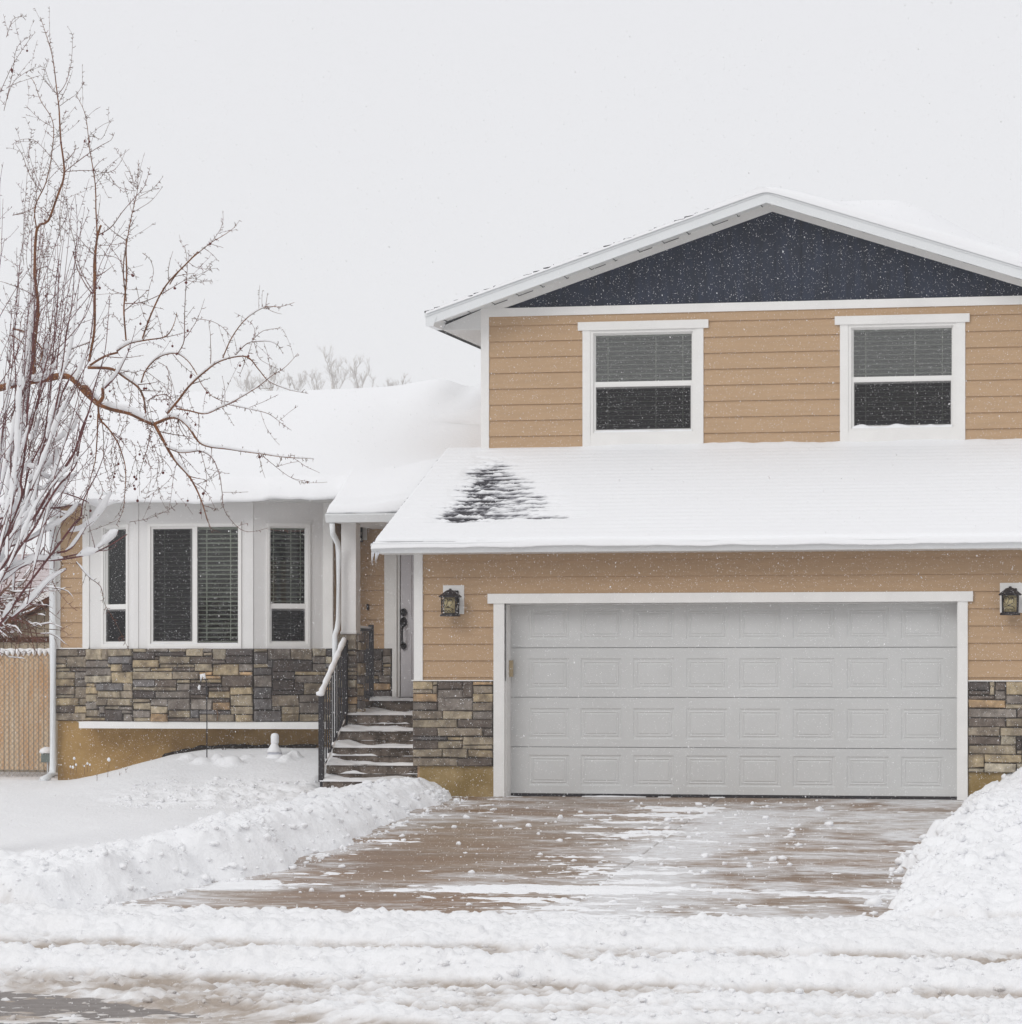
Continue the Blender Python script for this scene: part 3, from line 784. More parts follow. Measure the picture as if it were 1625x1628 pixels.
# roof deck with its rake fascia
m = MB(0, 0, 0)
rake_board(m, 0.0, 0.028, RY - 0.012, 10.2, lx, rx)
m.build('roof_deck', M_SHING, house)
m = MB(0, 0, 0)
rake_board(m, 0.003, 0.045, RY - 0.035, RY - 0.013, lx, rx)
rake_board(m, 0.048, 0.105, RY - 0.022, RY + 0.02, lx + 0.01, rx - 0.01)
m.build('fascia', M_FASC, house)
m = MB(0, 0, 0)
rake_board(m, 0.085, 0.016, RY + 0.02, UY - 0.001, lx + .02, rx - .02)
soff = m.build('soffit', M_SOFF, house)
m = MB(0, 0, 0)
zf = lambda x, o: az - SL * abs(x - ax) - o
q = lx + 0.15
while q < rx - .1:
    m.add([(q, RY + 0.03, zf(q, 0.1025)), (q + 0.012, RY + 0.03, zf(q + .012, 0.1025)), (q + 0.012, UY - 0.03, zf(q + .012, 0.1025)), (q, UY - 0.03, zf(q, 0.1025))], [(0, 1, 2, 3)])
    ln = random.choice([0.03, 0.16, 0.18])
    if abs(q - ax) > .3:
        m.add([(q, UY - 0.032, zf(q, 0.104)), (q + ln, UY - 0.032, zf(q + ln, 0.104)), (q + ln, UY - 0.0295, zf(q + ln, 0.113)), (q, UY - 0.0295, zf(q, 0.113))], [(0, 1, 2, 3)])
    q += 0.29
m.build('seam', M_SEAM, soff)
# boxed eaves on both sides
ez = lz - 0.155
for sgn, xa, xb in ((-1, lx + 0.03, XL - 0.013), (1, XR + 0.013, rx - 0.03)):
    m = MB(0, 0, 0)
    m.box(min(xa, xb), max(xa, xb), UY - 0.03, 10, ez, ez + 0.02)
    xe = xa if sgn < 0 else xb; xw = xb if sgn < 0 else xa
    m.prism_d([(xe, ez + .021), (xw, ez + .021), (xw, zf(xw, .11))] if sgn < 0 else [(xw, ez + .021), (xe, ez + .021), (xw, zf(xw, .11))], UY - 0.03, UY - 0.01)
    sf = m.build('soffit', M_SOFF, house)
    m = MB(0, 0, 0)
    y = UY + 0.05
    while y < 9.9:
        m.box(min(xa, xb), max(xa, xb), y, y + 0.012, ez - 0.0015, ez - 0.0005); y += 0.11
    m.build('seam', mat('soffit_groove', (0.45, 0.45, 0.45), 0.6), sf)
    m = MB(0, 0, 0)
    g = xa if sgn < 0 else xb
    prof = [(0, .0), (0, .10), (-.10, .115), (-.115, .10), (-.095, .05), (-.075, 0)]
    prof = [(g + sgn * -1 * u * -1 * (1 if sgn < 0 else 1) * (1 if sgn < 0 else -1), ez + 0.0 + z) for u, z in prof]
    m.prism_d(prof, RY - 0.03, 10.1)
    m.build('gutter', M_FASC, house)

# ---------------- upper roof: thin snow and shingle ends on the left slope, deep drift on the right
m = MB(0, 0, 0)
for k in range(34):        # shingle course ends, butt edges proud
    a = lx + (ax - lx) * k / 34; b = lx + (ax - lx) * (k + 1.0) / 34
    for j in range(3):
        y0 = RY - 0.045 + random.uniform(0, .012) + j * 2.6
        m.add([(a, y0, zf(a, -0.022)), (b, y0, zf(b, -0.002)), (b, y0 + 2.6, zf(b, -0.002)), (a, y0 + 2.6, zf(a, -0.022)),
               (a, y0, zf(a, 0)), (b, y0, zf(b, 0.0)), (b, y0 + 2.6, zf(b, 0.0)), (a, y0 + 2.6, zf(a, 0.0))],
              [(0, 1, 2, 3), (4, 5, 1, 0), (5, 6, 2, 1), (7, 4, 0, 3)])
m.build('shingles', M_SHING, house)
xs = np.linspace(lx + 0.02, rx + 0.02, 420); ys = np.concatenate([np.array([RY - 0.035, RY - 0.033, RY - 0.02]), np.linspace(RY, 9.8, 120)])
X, Y = np.meshgrid(xs, ys)
tleft = 0.016 + 0.050 * (fbm(X * 9, Y * 2.0, 3, 201) - 0.46) - 0.014 * (((X - lx) / (ax - lx) * 34) % 1)
tleft = tleft + 0.05 * sstep(ax - 1.0, ax, X)
s_ = (X - ax) / (rx - ax)
tright = 0.055 + np.interp(s_, [0, .1, .35, .6, .8, 1], [0.0, .06, .12, .12, .14, .10]) * sstep(RY - .1, RY + 1.4, Y) * 1.25 \
    + np.interp(s_, [0, .1, .35, .6, .8, 1], [0.0, .05, .10, .12, .13, .09]) * 0.6 \
    + 0.15 * sstep(.08, .36, s_) * (1 - sstep(.38, .66, s_)) * 1.35 * sstep(RY + .3, RY + 1.3, Y) + 0.02 * (fbm(X * 2, Y * 2, 3, 207) - 0.5)
T = np.where(X < ax, tleft, tright)
T = np.where(X < ax, T, np.maximum(T, .05))
edge = np.clip((Y - (RY - 0.035)) / 0.10, 0, 1); edge = np.sqrt(1 - (1 - edge) ** 2)
T = np.where(X > ax, T * edge, T)
T[0, :] = -0.02
Z = az - SL * np.sqrt((X - ax) ** 2 + 0.004) + T
o = np_mesh('snow', np.stack([X, Y - 0.02, Z], -1).reshape(-1, 3), grid_faces(len(xs), len(ys)), M_SNOWS, house)

# ---------------- garage front
gl = UX(660, 0)
XRG = XR + 0.02
oz0, oz1 = SLAB, UZ(1160, 958, 0)
ou0, ou1 = UX(803, 0), UX(1523, 0)
eave_z = 3.335
st_top = UZ(900, 1083, 0); st_bot = UZ(720, 1218, 0)
m = MB(0, 0, 0)
siding(m, gl + 0.01, XRG, st_top, 3.48, [(ou0, ou1, 0, oz1)], phase=UZ(720, 1076.5, 0) , exp=26.55 / F_PX * 35.75)
m.build('wall', M_SIDE, house)
m = MB(0, 0, 0)
m.box(gl + 0.02, ou0, 0.031, 0.12, 0.3, 3.5); m.box(ou1, XRG, 0.031, 0.12, 0.3, 3.5); m.box(ou0, ou1, 0.031, 0.12, oz1, 3.5)
m.box(gl + 0.02, gl + 0.10, 0.121, 2.8, 0.3, 3.5); m.box(XRG - 0.1, XRG, 0.121, 2.8, 0.3, 3.5)
m.build('side_wall', M_SIDE, house)
m = MB(0, 0, 0)
m.box(gl - 0.005, UX(673, 0), -0.035, 0.03, st_top, 3.48)
m.build('corner_board', M_WHITE, house)
m = MB(0, 0, 0)
m.box(XRG - .09, XRG + .01, -0.035, 0.03, st_top, 3.48)
m.build('corner_board', M_WHITE, house)
m = MB(0, 0, 0)
hz = UZ(1160, 943, 0)
m.box(UX(777, 0), UX(1547.5, 0), -0.06, 0.03, oz1 + 0.0, hz + 0.005)
m.box(UX(786, 0), ou0, -0.045, 0.03, SLAB + .004, oz1); m.box(ou1, UX(1539, 0), -0.045, 0.03, SLAB + .004, oz1)
m.box(ou0, ou0 + 0.012, 0.0301, 0.26, SLAB + .004, oz1); m.box(ou1 - .012, ou1, 0.0301, 0.26, SLAB + .004, oz1)
m.box(ou0 + .012, ou1 - .012, 0.0301, 0.26, oz1 - .012, oz1)
m.build('garage_trim', M_WHITE, house)
m = MB(0, 0, 0)
stones(m, gl - 0.02, UX(785, 0), st_bot, st_top, seed=11)
m.cc = lin(100, 92, 86); m.box(gl - .02, gl + .02, 0.021, .4, st_bot, st_top)
m.build('stone_veneer', M_STONE, house)
m = MB(0, 0, 0)
stones(m, UX(1540, 0), XRG + .02, st_bot - 0.03, st_top, seed=15)
m.build('stone_veneer', M_STONE, house)
m = MB(0, 0, 0)
m.box(gl - 0.03, UX(785, 0) , -0.055, -0.001, st_top + 0.001, st_top + 0.012); m.build('ledge', M_WHITE, house)
m = MB(); m.box(UX(1540, 0), XRG + .03, -0.055, -0.001, st_top + .001, st_top + 0.012)
m.build('ledge', M_WHITE, house)
m = MB(0, 0, 0)
m.box(UX(667, 0), UX(786, 0) - .002, 0.0, 0.03, 0.2, st_bot); m.build('foundation', M_FOUND2, house)
m = MB(); m.box(UX(1540, 0), XRG, 0.0, 0.03, 0.2, st_bot - .03)
m.build('foundation', M_FOUND2, house)

# garage door: four sections of eight embossed panels
gd = MB(0, 0.24, 0)
gd.box(ou0 + 0.012, ou1 - 0.012, 0.03, 0.06, SLAB + 0.02, oz1 - 0.013)
door = gd.build('garage_door', M_GDOOR, house)
dz0 = SLAB + 0.035
zl = [dz0, UZ(1160, 1189, .24), UZ(1160, 1109, .24), UZ(1160, 1029.5, .24), oz1 - 0.013]
cxs = np.linspace(UX(872.5, .24), UX(1466.5, .24), 8)
for i in range(4):
    a, b = zl[i] + (0.004 if i else 0), zl[i + 1] - (0.003 if i < 3 else 0)
    m = MB(0, 0.24, 0)
    vs = []; U0, U1 = ou0 + 0.0125, ou1 - 0.0125
    zc = a + 0.5 * (zl[1] - zl[0]); hw, hh = 0.227, 0.168
    if i == 3: zc = UZ(1160, 991.5, .24)
    us = [U0]
    for c in cxs: us += [c - hw, c + hw]
    us.append(U1)
    for k in range(len(us) - 1):
        ua, ub = us[k], us[k + 1]
        if k % 2 == 0:
            m.box(ua, ub, 0, 0.029, a, b) if False else m.add([(ua, 0, a), (ub, 0, a), (ub, 0, b), (ua, 0, b)], [(0, 1, 2, 3)])
        else:
            m.add([(ua, 0, a), (ub, 0, a), (ub, 0, zc - hh), (ua, 0, zc - hh)], [(0, 1, 2, 3)])
            m.add([(ua, 0, zc + hh), (ub, 0, zc + hh), (ub, 0, b), (ua, 0, b)], [(0, 1, 2, 3)])
            rings = [(0, 0), (0.012, 0.007), (0.026, 0.008), (0.036, 0.003), (0.040, 0.002), (0.052, 0.0075), (0.066, 0.002)]
            pv = []
            for ins, dd in rings:
                pv += [(ua + ins, dd, zc - hh + ins), (ub - ins, dd, zc - hh + ins), (ub - ins, dd, zc + hh - ins), (ua + ins, dd, zc + hh - ins)]
            fs = []
            for r in range(len(rings) - 1):
                for c in range(4):
                    c2 = (c + 1) % 4
                    fs.append((r * 4 + c, r * 4 + c2, r * 4 + 4 + c2, r * 4 + 4 + c))
            n4 = (len(rings) - 1) * 4
            fs.append((n4, n4 + 1, n4 + 2, n4 + 3))
            m.add(pv, fs)
    m.add([(U0, 0, a), (U1, 0, a), (U1, 0.03, a), (U0, 0.03, a)], [(0, 3, 2, 1)])
    m.add([(U0, 0, b), (U1, 0, b), (U1, 0.03, b), (U0, 0.03, b)], [(0, 1, 2, 3)])
    m.build('door_section', M_GDOOR, door)
m = MB(0, 0.24, 0); m.box(ou0 + .012, ou1 - .012, 0.002, 0.05, SLAB + .001, dz0 - 0.002)
m.build('rubber_seal', M_IRON, door)
m = MB(0, 0, 0); a, _ = U(805.5, 1062, 0.1)
m.box(ou0 + .0125, ou0 + 0.05, 0.15, 0.2, UZ(806, 1076, .15), UZ(806, 1050, .15))
m.build('door_sensor', M_SENSOR, house)
m = MB(0, 0, 0)
xs_ = np.linspace(ou0 + 0.3, ou1 - 0.3, 160)
for i in range(159):
    hh = 0.02 * (float(fbm(xs_[i] * 3, 0.2, 3, 304)) - 0.44) * 2
    if hh > 0.002: m.prism_u([(0.18, SLAB), (0.24, SLAB), (0.235, SLAB + hh + .006), (0.2, SLAB + hh)][::-1], xs_[i], xs_[i + 1])
tag(m.build('snow_drift', M_SNOW), kind='structure')

# garage roof
grx0, grx1 = UX(594, -0.45), XRG + 0.45
m = MB(0, 0, 0)
m.prism_u([(-0.40, ROOF_TOP_Z(-0.40) - .09), (2.95, ROOF_TOP_Z(2.95) - .09), (2.95, ROOF_TOP_Z(2.95)), (-0.46, ROOF_TOP_Z(-.46)), (-0.46, ROOF_TOP_Z(-.46) - .03)][::-1], grx0, grx1)
groof = m.build('garage_roof', M_SHING, house)
m = MB(0, 0, 0)
n = 26
for k in range(n):
    ya = -0.49 + k * (3.39 / n); yb = ya + 3.39 / n + 0.0
    u = grx0 - 0.01
    rs = random.Random(k)
    while u < 2.6:
        u2 = min(u + rs.uniform(.12, .32), 2.6)
        t = rs.choice([0.008, 0.014])
        m.add([(u, ya, ROOF_TOP_Z(ya) + t + .003), (u2 - .004, ya, ROOF_TOP_Z(ya) + t + .003), (u2 - .004, yb, ROOF_TOP_Z(yb) + .002), (u, yb, ROOF_TOP_Z(yb) + .002),
               (u, ya, ROOF_TOP_Z(ya)), (u2 - .004, ya, ROOF_TOP_Z(ya))], [(0, 1, 2, 3), (4, 5, 1, 0), (0, 3, 4), (1, 5, 2)])
        u = u2
m.build('shingles', M_SHING, groof)
m = MB(0, 0, 0)      # soffit, rake board
m.box(grx0 + .02, grx1 - .02, -0.42, 0.0, eave_z, eave_z + 0.012)
m.prism_u([(-0.42, eave_z + .013), (-0.40, eave_z + .013), (2.9, ROOF_TOP_Z(2.9) - .2), (2.9, ROOF_TOP_Z(2.9) - .015), (-.42, ROOF_TOP_Z(-.42) - .015)][::-1], grx0 + .005, grx0 + .02)
m.prism_u([(-0.42, eave_z + .013), (-0.40, eave_z + .013), (2.9, ROOF_TOP_Z(2.9) - .2), (2.9, ROOF_TOP_Z(2.9) - .015), (-.42, ROOF_TOP_Z(-.42) - .015)][::-1], grx1 - .02, grx1 - .005)
m.build('soffit', M_SOFF, groof)
def gutter(mbx, u0, u1, y, z, h=0.105):
    prof = [(0, 0), (0, h), (-.012, h), (-.012, .012), (-.075, .012), (-.1, h * .5), (-.108, h - .012), (-.122, h - .012), (-.124, h), (-.132, h), (-.130, h * .82), (-.108, h * .42), (-.085, 0)]
    mbx.prism_u([(y + a, z + b) for a, b in prof][::-1], u0, u1)
    for uu, vv in ((u0 - .006, u0), (u1, u1 + .006)):
        mbx.prism_u([(y, z), (y, z + h), (y - .13, z + h), (y - .13, z + h * .8), (y - .085, z)][::-1], uu, vv)
m = MB(0, 0, 0); gutter(m, UX(590.5, -.55), grx1 + .02, -0.43, eave_z)
gut = m.build('gutter', M_FASC, groof)
m = MB(0, 0, 0)
for px, ln in ((592, .13), (594, .05), (598, .11), (600, .07), (602, .03)):
    X0 = UX(px, -0.52)
    m = MB(); m.lathe(X0, -0.53, [(0.009, eave_z + .01), (0.006, eave_z - ln * .5), (0.001, eave_z - ln)], 6); m.build('icicle', M_ICE, gut, smooth=True)

def roof_sheet(x0, x1, y0, y1, zfun, tfun, name, parent, step=0.022, lipdrop=0.03, r=0.06, lipamp=0.0, seed=1, edges=(1, 1, 1, 1), matl=None, thin=False):
    """snow lying on a sloping roof, with rounded edges; edges: left, right, eave, top"""
    xs = np.arange(x0, x1 + step, step); ys = np.concatenate([y0 + r * (1 - np.cos(np.linspace(0, np.pi / 2, 7))), np.arange(y0 + r + step, y1 + step, step)])
    X, Y = np.meshgrid(xs, ys)
    T = tfun(X, Y)
    e = np.ones_like(X)
    def rd(dist): t = np.clip(dist / r, 0, 1); return np.sqrt(np.maximum(0, 1 - (1 - t) ** 2))
    if edges[0]: e = np.minimum(e, rd(X - x0))
    if edges[1]: e = np.minimum(e, rd(xs[-1] - X))
    if edges[2]: e = np.minimum(e, rd(Y - y0))
    if edges[3]: e = np.minimum(e, rd(ys[-1] - Y))
    wob = lipamp * (fbm(X * 1.6, X * 0 + seed, 4, seed) - 0.5) * 2 * (1 - sstep(y0 + r, y0 + r + .35, Y))
    drop = np.zeros_like(X)
    if edges[2]:
        drop = (1 - sstep(y0, y0 + r, Y)) * (lipdrop * (0.2 + 1.3 * fbm(X * 2.2, X * 0 + 4.4, 4, seed + 9)))
    Z = zfun(Y) + T * e - 0.012 * (1 - e) - drop
    V = np.stack([X, Y - wob, Z], -1).reshape(-1, 3)
    cols = None
    if thin:
        D = 1 - np.clip((T - .013) / .013, 0, 1)
        cols = np.stack([D, D, D, D * 0 + 1], -1).reshape(-1, 4); cols = np.concatenate([cols, cols[:len(xs)]])
    F = grid_faces(len(xs), len(ys))
    if edges[2]:      # close the underside of the lip back to the fascia
        k = len(V); row = V[:len(xs)].copy(); row[:, 1] += 0.16; row[:, 2] += 0.01
        V = np.concatenate([V, row]); i = np.arange(len(xs) - 1)
        F = np.concatenate([F, np.stack([i + 1, i, k + i, k + i + 1], 1)])
    return np_mesh(name, V, F, matl or M_SNOWS, parent, True, cols)

def thin_snow_mat():
    m = mat('thin_roof_snow', (0.865, 0.87, 0.885), 0.8, bump=0.12, bscale=14, bdist=0.02, spec=.2)
    n = m.node_tree; b = n.nodes['Principled BSDF']
    at = n.nodes.new('ShaderNodeAttribute'); at.attribute_name = 'Col'
    s = n.nodes.new('ShaderNodeSeparateColor'); mx = n.nodes.new('ShaderNodeMix'); mx.data_type = 'RGBA'
    mx.inputs[6].default_value = (0.865, 0.87, 0.885, 1); mx.inputs[7].default_value = (0.20, 0.20, 0.22, 1)
    n.links.new(at.outputs['Color'], s.inputs[0]); n.links.new(s.outputs[0], mx.inputs[0]); n.links.new(mx.outputs[2], b.inputs['Base Color'])
    return m
def t_garage(X, Y):
    rip = 0.0045 * fbm(X * 1.4, Y * 5, 3, 404) * np.sin((Y + 0.49) / (3.39 / 26) * 2 * np.pi) * (0.6 + 0.8 * fbm(X * .7, Y * 2, 2, 4))
    t = 0.050 + rip + 0.012 * (fbm(X * 1.5, Y * 1.5, 3, 401) - .5)
    v = np.clip((2.85 - Y) / 2.6, 0, 1)
    wob = 0.18 * (fbm(Y * 3, X * 0, 3, 411) - .5) * 2
    a = -0.06 + 0.12 * (1 - v) + 0.08 * v + wob * .5; b = 0.34 + 0.50 * v + wob; c = 0.55 + 1.35 * v + wob
    inr = sstep(a, a + .16, X) * (1 - sstep(b - .25, b + .1, X)) * sstep(0.02, .22, Y) * (1 - sstep(2.7, 2.95, Y))
    out = sstep(a + .1, a + .4, X) * (1 - sstep(c - .5, c + .15, X)) * sstep(0.0, .3, Y) * (1 - sstep(2.3, 2.8, Y))
    ph = ((Y + 0.49) / (3.39 / 26)) % 1
    butt = np.exp(-((ph - .05) / .16) ** 2) + np.exp(-((ph - 1.05) / .16) ** 2)
    st = fbm(X * 2.2, Y * 12, 4, 421, 0.62)
    cl = fbm(X * 8, Y * 18, 4, 431, 0.65)
    core = inr * (0.010 + 0.10 * (st * .4 + cl * .6 - 0.47) + 0.017 * butt) * (0.62 + .38 * (1 - sstep(a + .3, b, X)))
    t = t - core - out * (0.024 + 0.075 * (st * .35 + cl * .65 - 0.48) + 0.009 * butt)
    return t - 0.03 * (1 - sstep(-0.46, -0.40, Y)) * (X < 0.2) - .0
roof_sheet(grx0 + .0, grx1 - .02, -0.465, 2.9, lambda Y: ROOF_TOP_Z(Y), t_garage, 'snow', groof, thin=True, matl=thin_snow_mat(), step=.016, r=0.035, lipdrop=0.02, edges=(1, 1, 1, 0))
# snow sitting in the gutter
roof_sheet(UX(590.5, -.55) - .002, grx1, -0.575, -0.44, lambda Y: eave_z + 0.095 + 0 * Y, lambda X, Y: 0.018 + 0.035 * fbm(X * 1.3, Y * 0, 3, 77), 'snow', gut, r=0.03, lipdrop=0.035, edges=(1, 1, 1, 0), seed=5)
# drift against the wall under the upper windows
roof_sheet(XL - .05, XR, 2.62, 2.9, lambda Y: ROOF_TOP_Z(Y) + 0.02, lambda X, Y: 0.02 + (0.05 * fbm(X * 1.7, Y, 4, 78) + 0.012 * fbm(X * 9, Y, 2, 79)) * sstep(2.62, 2.9, Y) * (0.15 + 0.85 * sstep(0.9, 2.2, X)), 'snow', groof, r=0.05, edges=(0, 0, 1, 0), lipdrop=0.0)

# ---------------- living-room wing
lwx = UX(88, LY); lrx = UX(530, LY)
lst_top = UZ(300, 1031.5, LY); lst_bot = UZ(300, 1146.5, LY)
EZ = 4.09                                     # eave underside
m = MB(0, LY, 0)
siding(m, lwx + .02, UX(140, LY), lst_top, 4.2, phase=UZ(115, 1013, LY), exp=23.7 / F_PX * 40.1)
m.build('wall', M_SIDE, house)
m = MB(0, LY, 0)
m.box(lwx + .02, UX(150, LY), 0.031, 0.1, .4, 4.15); m.box(lwx + .02, lwx + .1, 0.101, 5.9, .4, 4.15); m.build('side_wall', M_SIDE, house)
m = MB(0, LY, 0); m.box(UX(505, LY), lrx - 0.01, 0.031, .1, .4, 4.3)
m.box(lrx - .1, lrx - .01, .101, EY - LY, .4, 4.5)
m.box(lrx - .099, lrx - .0101, EY - LY, 5.5, .4, 4.5)
m.build('side_wall', M_SIDE, house)
m = MB(0, LY, 0)
m.box(UX(83, LY), UX(97, LY), -0.03, 0.03, lst_top, 4.2); m.build('corner_board', M_WHITE, house)
m = MB(0, LY, 0); m.box(UX(515, LY), lrx, -0.03, 0.03, lst_top, 4.2); m.build('corner_board', M_WHITE, house)
m = MB(0, LY, 0); m.box(UX(132.5, LY), UX(143, LY), -0.034, 0.03, lst_top, 4.2); m.build('corner_board', M_WHITE, house)
# bay: three faces
bl, br = UX(140, LY), UX(517, LY)
fl, fr_ = UX(213, BY), UX(403, BY)
faces = []
def face_frame(p, q):
    ang = math.atan2(q[1] - p[1], q[0] - p[0]); ln = math.hypot(q[0] - p[0], q[1] - p[1])
    return (p[0], p[1], ang), ln
fL = face_frame((bl, LY), (fl, BY)); fC = face_frame((fl, BY), (fr_, BY)); fR = face_frame((fr_, BY), (br, LY))
def u_on(face, px):      # distance along an angled face that projects to photo column px
    (ox, oy, ang), ln = face
    best = min((abs(screen_x(ox + u * math.cos(ang), oy + u * math.sin(ang)) - px), u) for u in np.linspace(-.1, ln + .1, 400))
    return best[1]
def screen_x(X, Y):
    rx_, ry_ = X - CX, Y - CY
    return 812.5 + F_PX * (rx_ * CP + ry_ * SP) / (-rx_ * SP + ry_ * CP)
wt, wbz = UZ(310, 832, BY), UZ(310, 1028, BY)
bay_items = ((fL, 163, 205), (fC, 235.5, 384), (fR, 423.5, 493))
for face, pa, pb in bay_items:
    frm, ln = face
    a, b = u_on(face, pa), u_on(face, pb)
    m = MB(*frm)
    m.box(0.001, a, 0, 0.06, lst_top, EZ + 0.05); m.box(b, ln - 0.001, 0, 0.06, lst_top, EZ + .05)
    m.box(a, b, 0, 0.06, wt, EZ + .05); m.box(a, b, 0, .06, lst_top, wbz)
    m.box(a - .02, b + .02, -0.012, -0.0005, wt + .001, wt + .03)
    m.build('bay_panel', M_BAY, house)
    m = MB(*frm)
    if face is fC:
        m.box(0.0, a - 0.12, -0.014, -0.0005, lst_top, EZ); m.box(b + 0.04, ln - .0, -0.014, -0.0005, lst_top, EZ)
    m.box(a, b, -0.02, -0.0005, lst_top, wbz)
    m.build('trim', M_BAY, house)
    if face is fC:
        window(frm, 'window', a, b, wbz, wt, kind='slider', split=0.5, blind=(1, 1), depth=0.32, sill_snow=.02)
    else:
        window(frm, 'window', a, b, wbz, wt, kind='hung', split=0.33, depth=0.4, sill_snow=.015 if face is fL else 0.0)
m = MB(0, 0, 0)
for face, sd in ((fL, 21), (fC, 22), (fR, 23)):
    frm, ln = face
    t = MB(*frm); stones(t, -0.0, ln, lst_bot + (0.0), lst_top, seed=sd)
    k = len(m.v); m.v += t.v; m.f += [tuple(i + k for i in f) for f in t.f]; m.col += t.col
t = MB(0, LY, 0); stones(t, lwx - .0, bl, lst_bot, lst_top, seed=24)
k = len(m.v); m.v += t.v; m.f += [tuple(i + k for i in f) for f in t.f]; m.col += t.col
t = MB(0, LY, 0); stones(t, br, lrx, lst_bot, lst_top, seed=25)
k = len(m.v); m.v += t.v; m.f += [tuple(i + k for i in f) for f in t.f]; m.col += t.col
m.build('stone_veneer', M_STONE, house)
m = MB(0, 0, 0)      # white skirt board under the bay
zs0, zs1 = UZ(300, 1158.5, BY), UZ(300, 1145.5, BY)
m.prism_z([(bl + .05, LY - .02), (bl + .05, BY - .02), (fr_ + .25, BY - .02), (br + .12, BY + .03), (br + .12, LY - .001), ], zs0, lst_bot - .002)
m.build('skirt_board', M_WHITE, house)
m = MB(0, LY, 0)
m.box(UX(92, LY), lrx - .005, 0.0, 0.03, .2, lst_bot)
m.box(UX(92, LY), UX(92, LY) + .1, 0.031, 5.9, .2, lst_bot)
m.build('foundation', M_FOUND, house)
m = MB(0, 0, 0)
m.box(lwx - .01, UX(143, LY), LY - .06, LY - .001, lst_top + .001, lst_top + .014); m.build('ledge', M_WHITE, house)
m = MB(); m.box(br - .05, lrx + .01, LY - .06, LY - .031, lst_top + .001, lst_top + .014)
m.build('ledge', M_WHITE, house)

# roof of the wing
LZ = lambda Y: 4.235 + 0.36 * (Y - 2.6)
RIDGE = 6.35
lrk = lwx - 0.42
prx0 = UX(522, 1.85)
m = MB(0, 0, 0)
m.prism_u([(2.58, LZ(2.58) - .03), (2.7, LZ(2.7) - .1), (RIDGE, LZ(RIDGE) - .1), (10, 4.3), (10, 4.4), (RIDGE, LZ(RIDGE)), (2.58, LZ(2.58))][::-1], lrk, XL - .014)
m.prism_u([(1.84, LZ(1.84) - .03), (1.95, LZ(1.95) - .1), (2.9, LZ(2.9) - .1), (2.9, LZ(2.9) - .001), (1.84, LZ(1.84))][::-1], prx0, XL - .014)
lroof = m.build('roof', M_SHING, house)
m = MB(0, 0, 0)
m.box(lrk + .02, XL - .02, 2.62, LY - .001, EZ, EZ + .012)
m.box(lrk + .03, prx0, 2.60, 2.62, EZ, LZ(2.6) - .02)
m.prism_u([(2.6, EZ), (2.66, EZ), (RIDGE, LZ(RIDGE) - .17), (9.9, 4.2), (9.9, 4.38), (RIDGE, LZ(RIDGE) - .012), (2.6, LZ(2.6) - .012)][::-1], lrk + .0, lrk + .02)
m.build('soffit', M_SOFF, lroof)
m = MB(0, 0, 0); gutter(m, lrk, prx0 - .03, 2.59, EZ + .01); m.build('gutter', M_FASC, lroof)
pez = UZ(580, 830.5, 1.8)
m = MB(0, 0, 0); gutter(m, UX(518, 1.72), XL - .3, 1.83, pez, h=.10)
pg = m.build('gutter', M_FASC, lroof)
m = MB(0, 0, 0)     # porch ceiling, beam
m.box(prx0 + .01, XL - .02, 1.85, EY, pez + .012, pez + .03)
m.prism_u([(1.86, pez + .031), (2.9, pez + .031), (2.9, LZ(2.9) - .11), (1.86, LZ(1.86) - .02)][::-1], prx0 + .0, prx0 + .02)
m.build('porch_ceiling', M_SOFF, lroof)

def t_left(X, Y):
    t = 0.175 + 0.04 * (fbm(X * .6, Y * .6, 3, 501) - .5) + 0.03 * (fbm(X * 1.3, Y * 1.0, 2, 502) - .5)
    # drift and scour where the wing meets the taller wall
    d = XL - X
    t = t + 0.20 * np.exp(-(d / 0.8) ** 2) * sstep(3.6, 5.0, Y) - 0.02
    sc_ = np.exp(-((d - .25) / .45) ** 2 - ((Y - 4.55 - 0.2 * d) / .16) ** 2)
    t = t - 0.22 * sc_
    t = t + 0.10 * np.exp(-((d - 1.3) / .5) ** 2) * sstep(5.0, 5.9, Y)
    t = t - 0.10 * np.exp(-((d - .95) / .25) ** 2) * sstep(4.9, 6.1, Y)
    t = t + 0.12 * sstep(1.3, .1, d) * (1 - sstep(2.2, 4.0, Y))
    return np.maximum(t, 0.012)
def z_left(Y): return np.where(Y < RIDGE, LZ(Y), LZ(RIDGE) - .36 * (Y - RIDGE))
roof_sheet(lrk - .02, XL - .005, 2.40, 7.5, z_left, t_left, 'snow', lroof, r=0.17, lipdrop=0.085, lipamp=0.05, edges=(1, 0, 1, 0), step=.03, seed=3)
def t_porch(X, Y): return 0.05 + 0.125 * sstep(1.9, 2.75, Y) + 0.02 * (fbm(X * 2, Y * 3, 3, 511) - .5) + 0.14 * sstep(1.3, .1, XL - X) - .008 * np.exp(-((Y - 2.02) / .05) ** 2)
roof_sheet(prx0 + .005, XL + .02, 1.74, 2.78, LZ, t_porch, 'snow', lroof, r=0.05, lipdrop=0.03, edges=(1, 0, 1, 0), step=.025, seed=4)

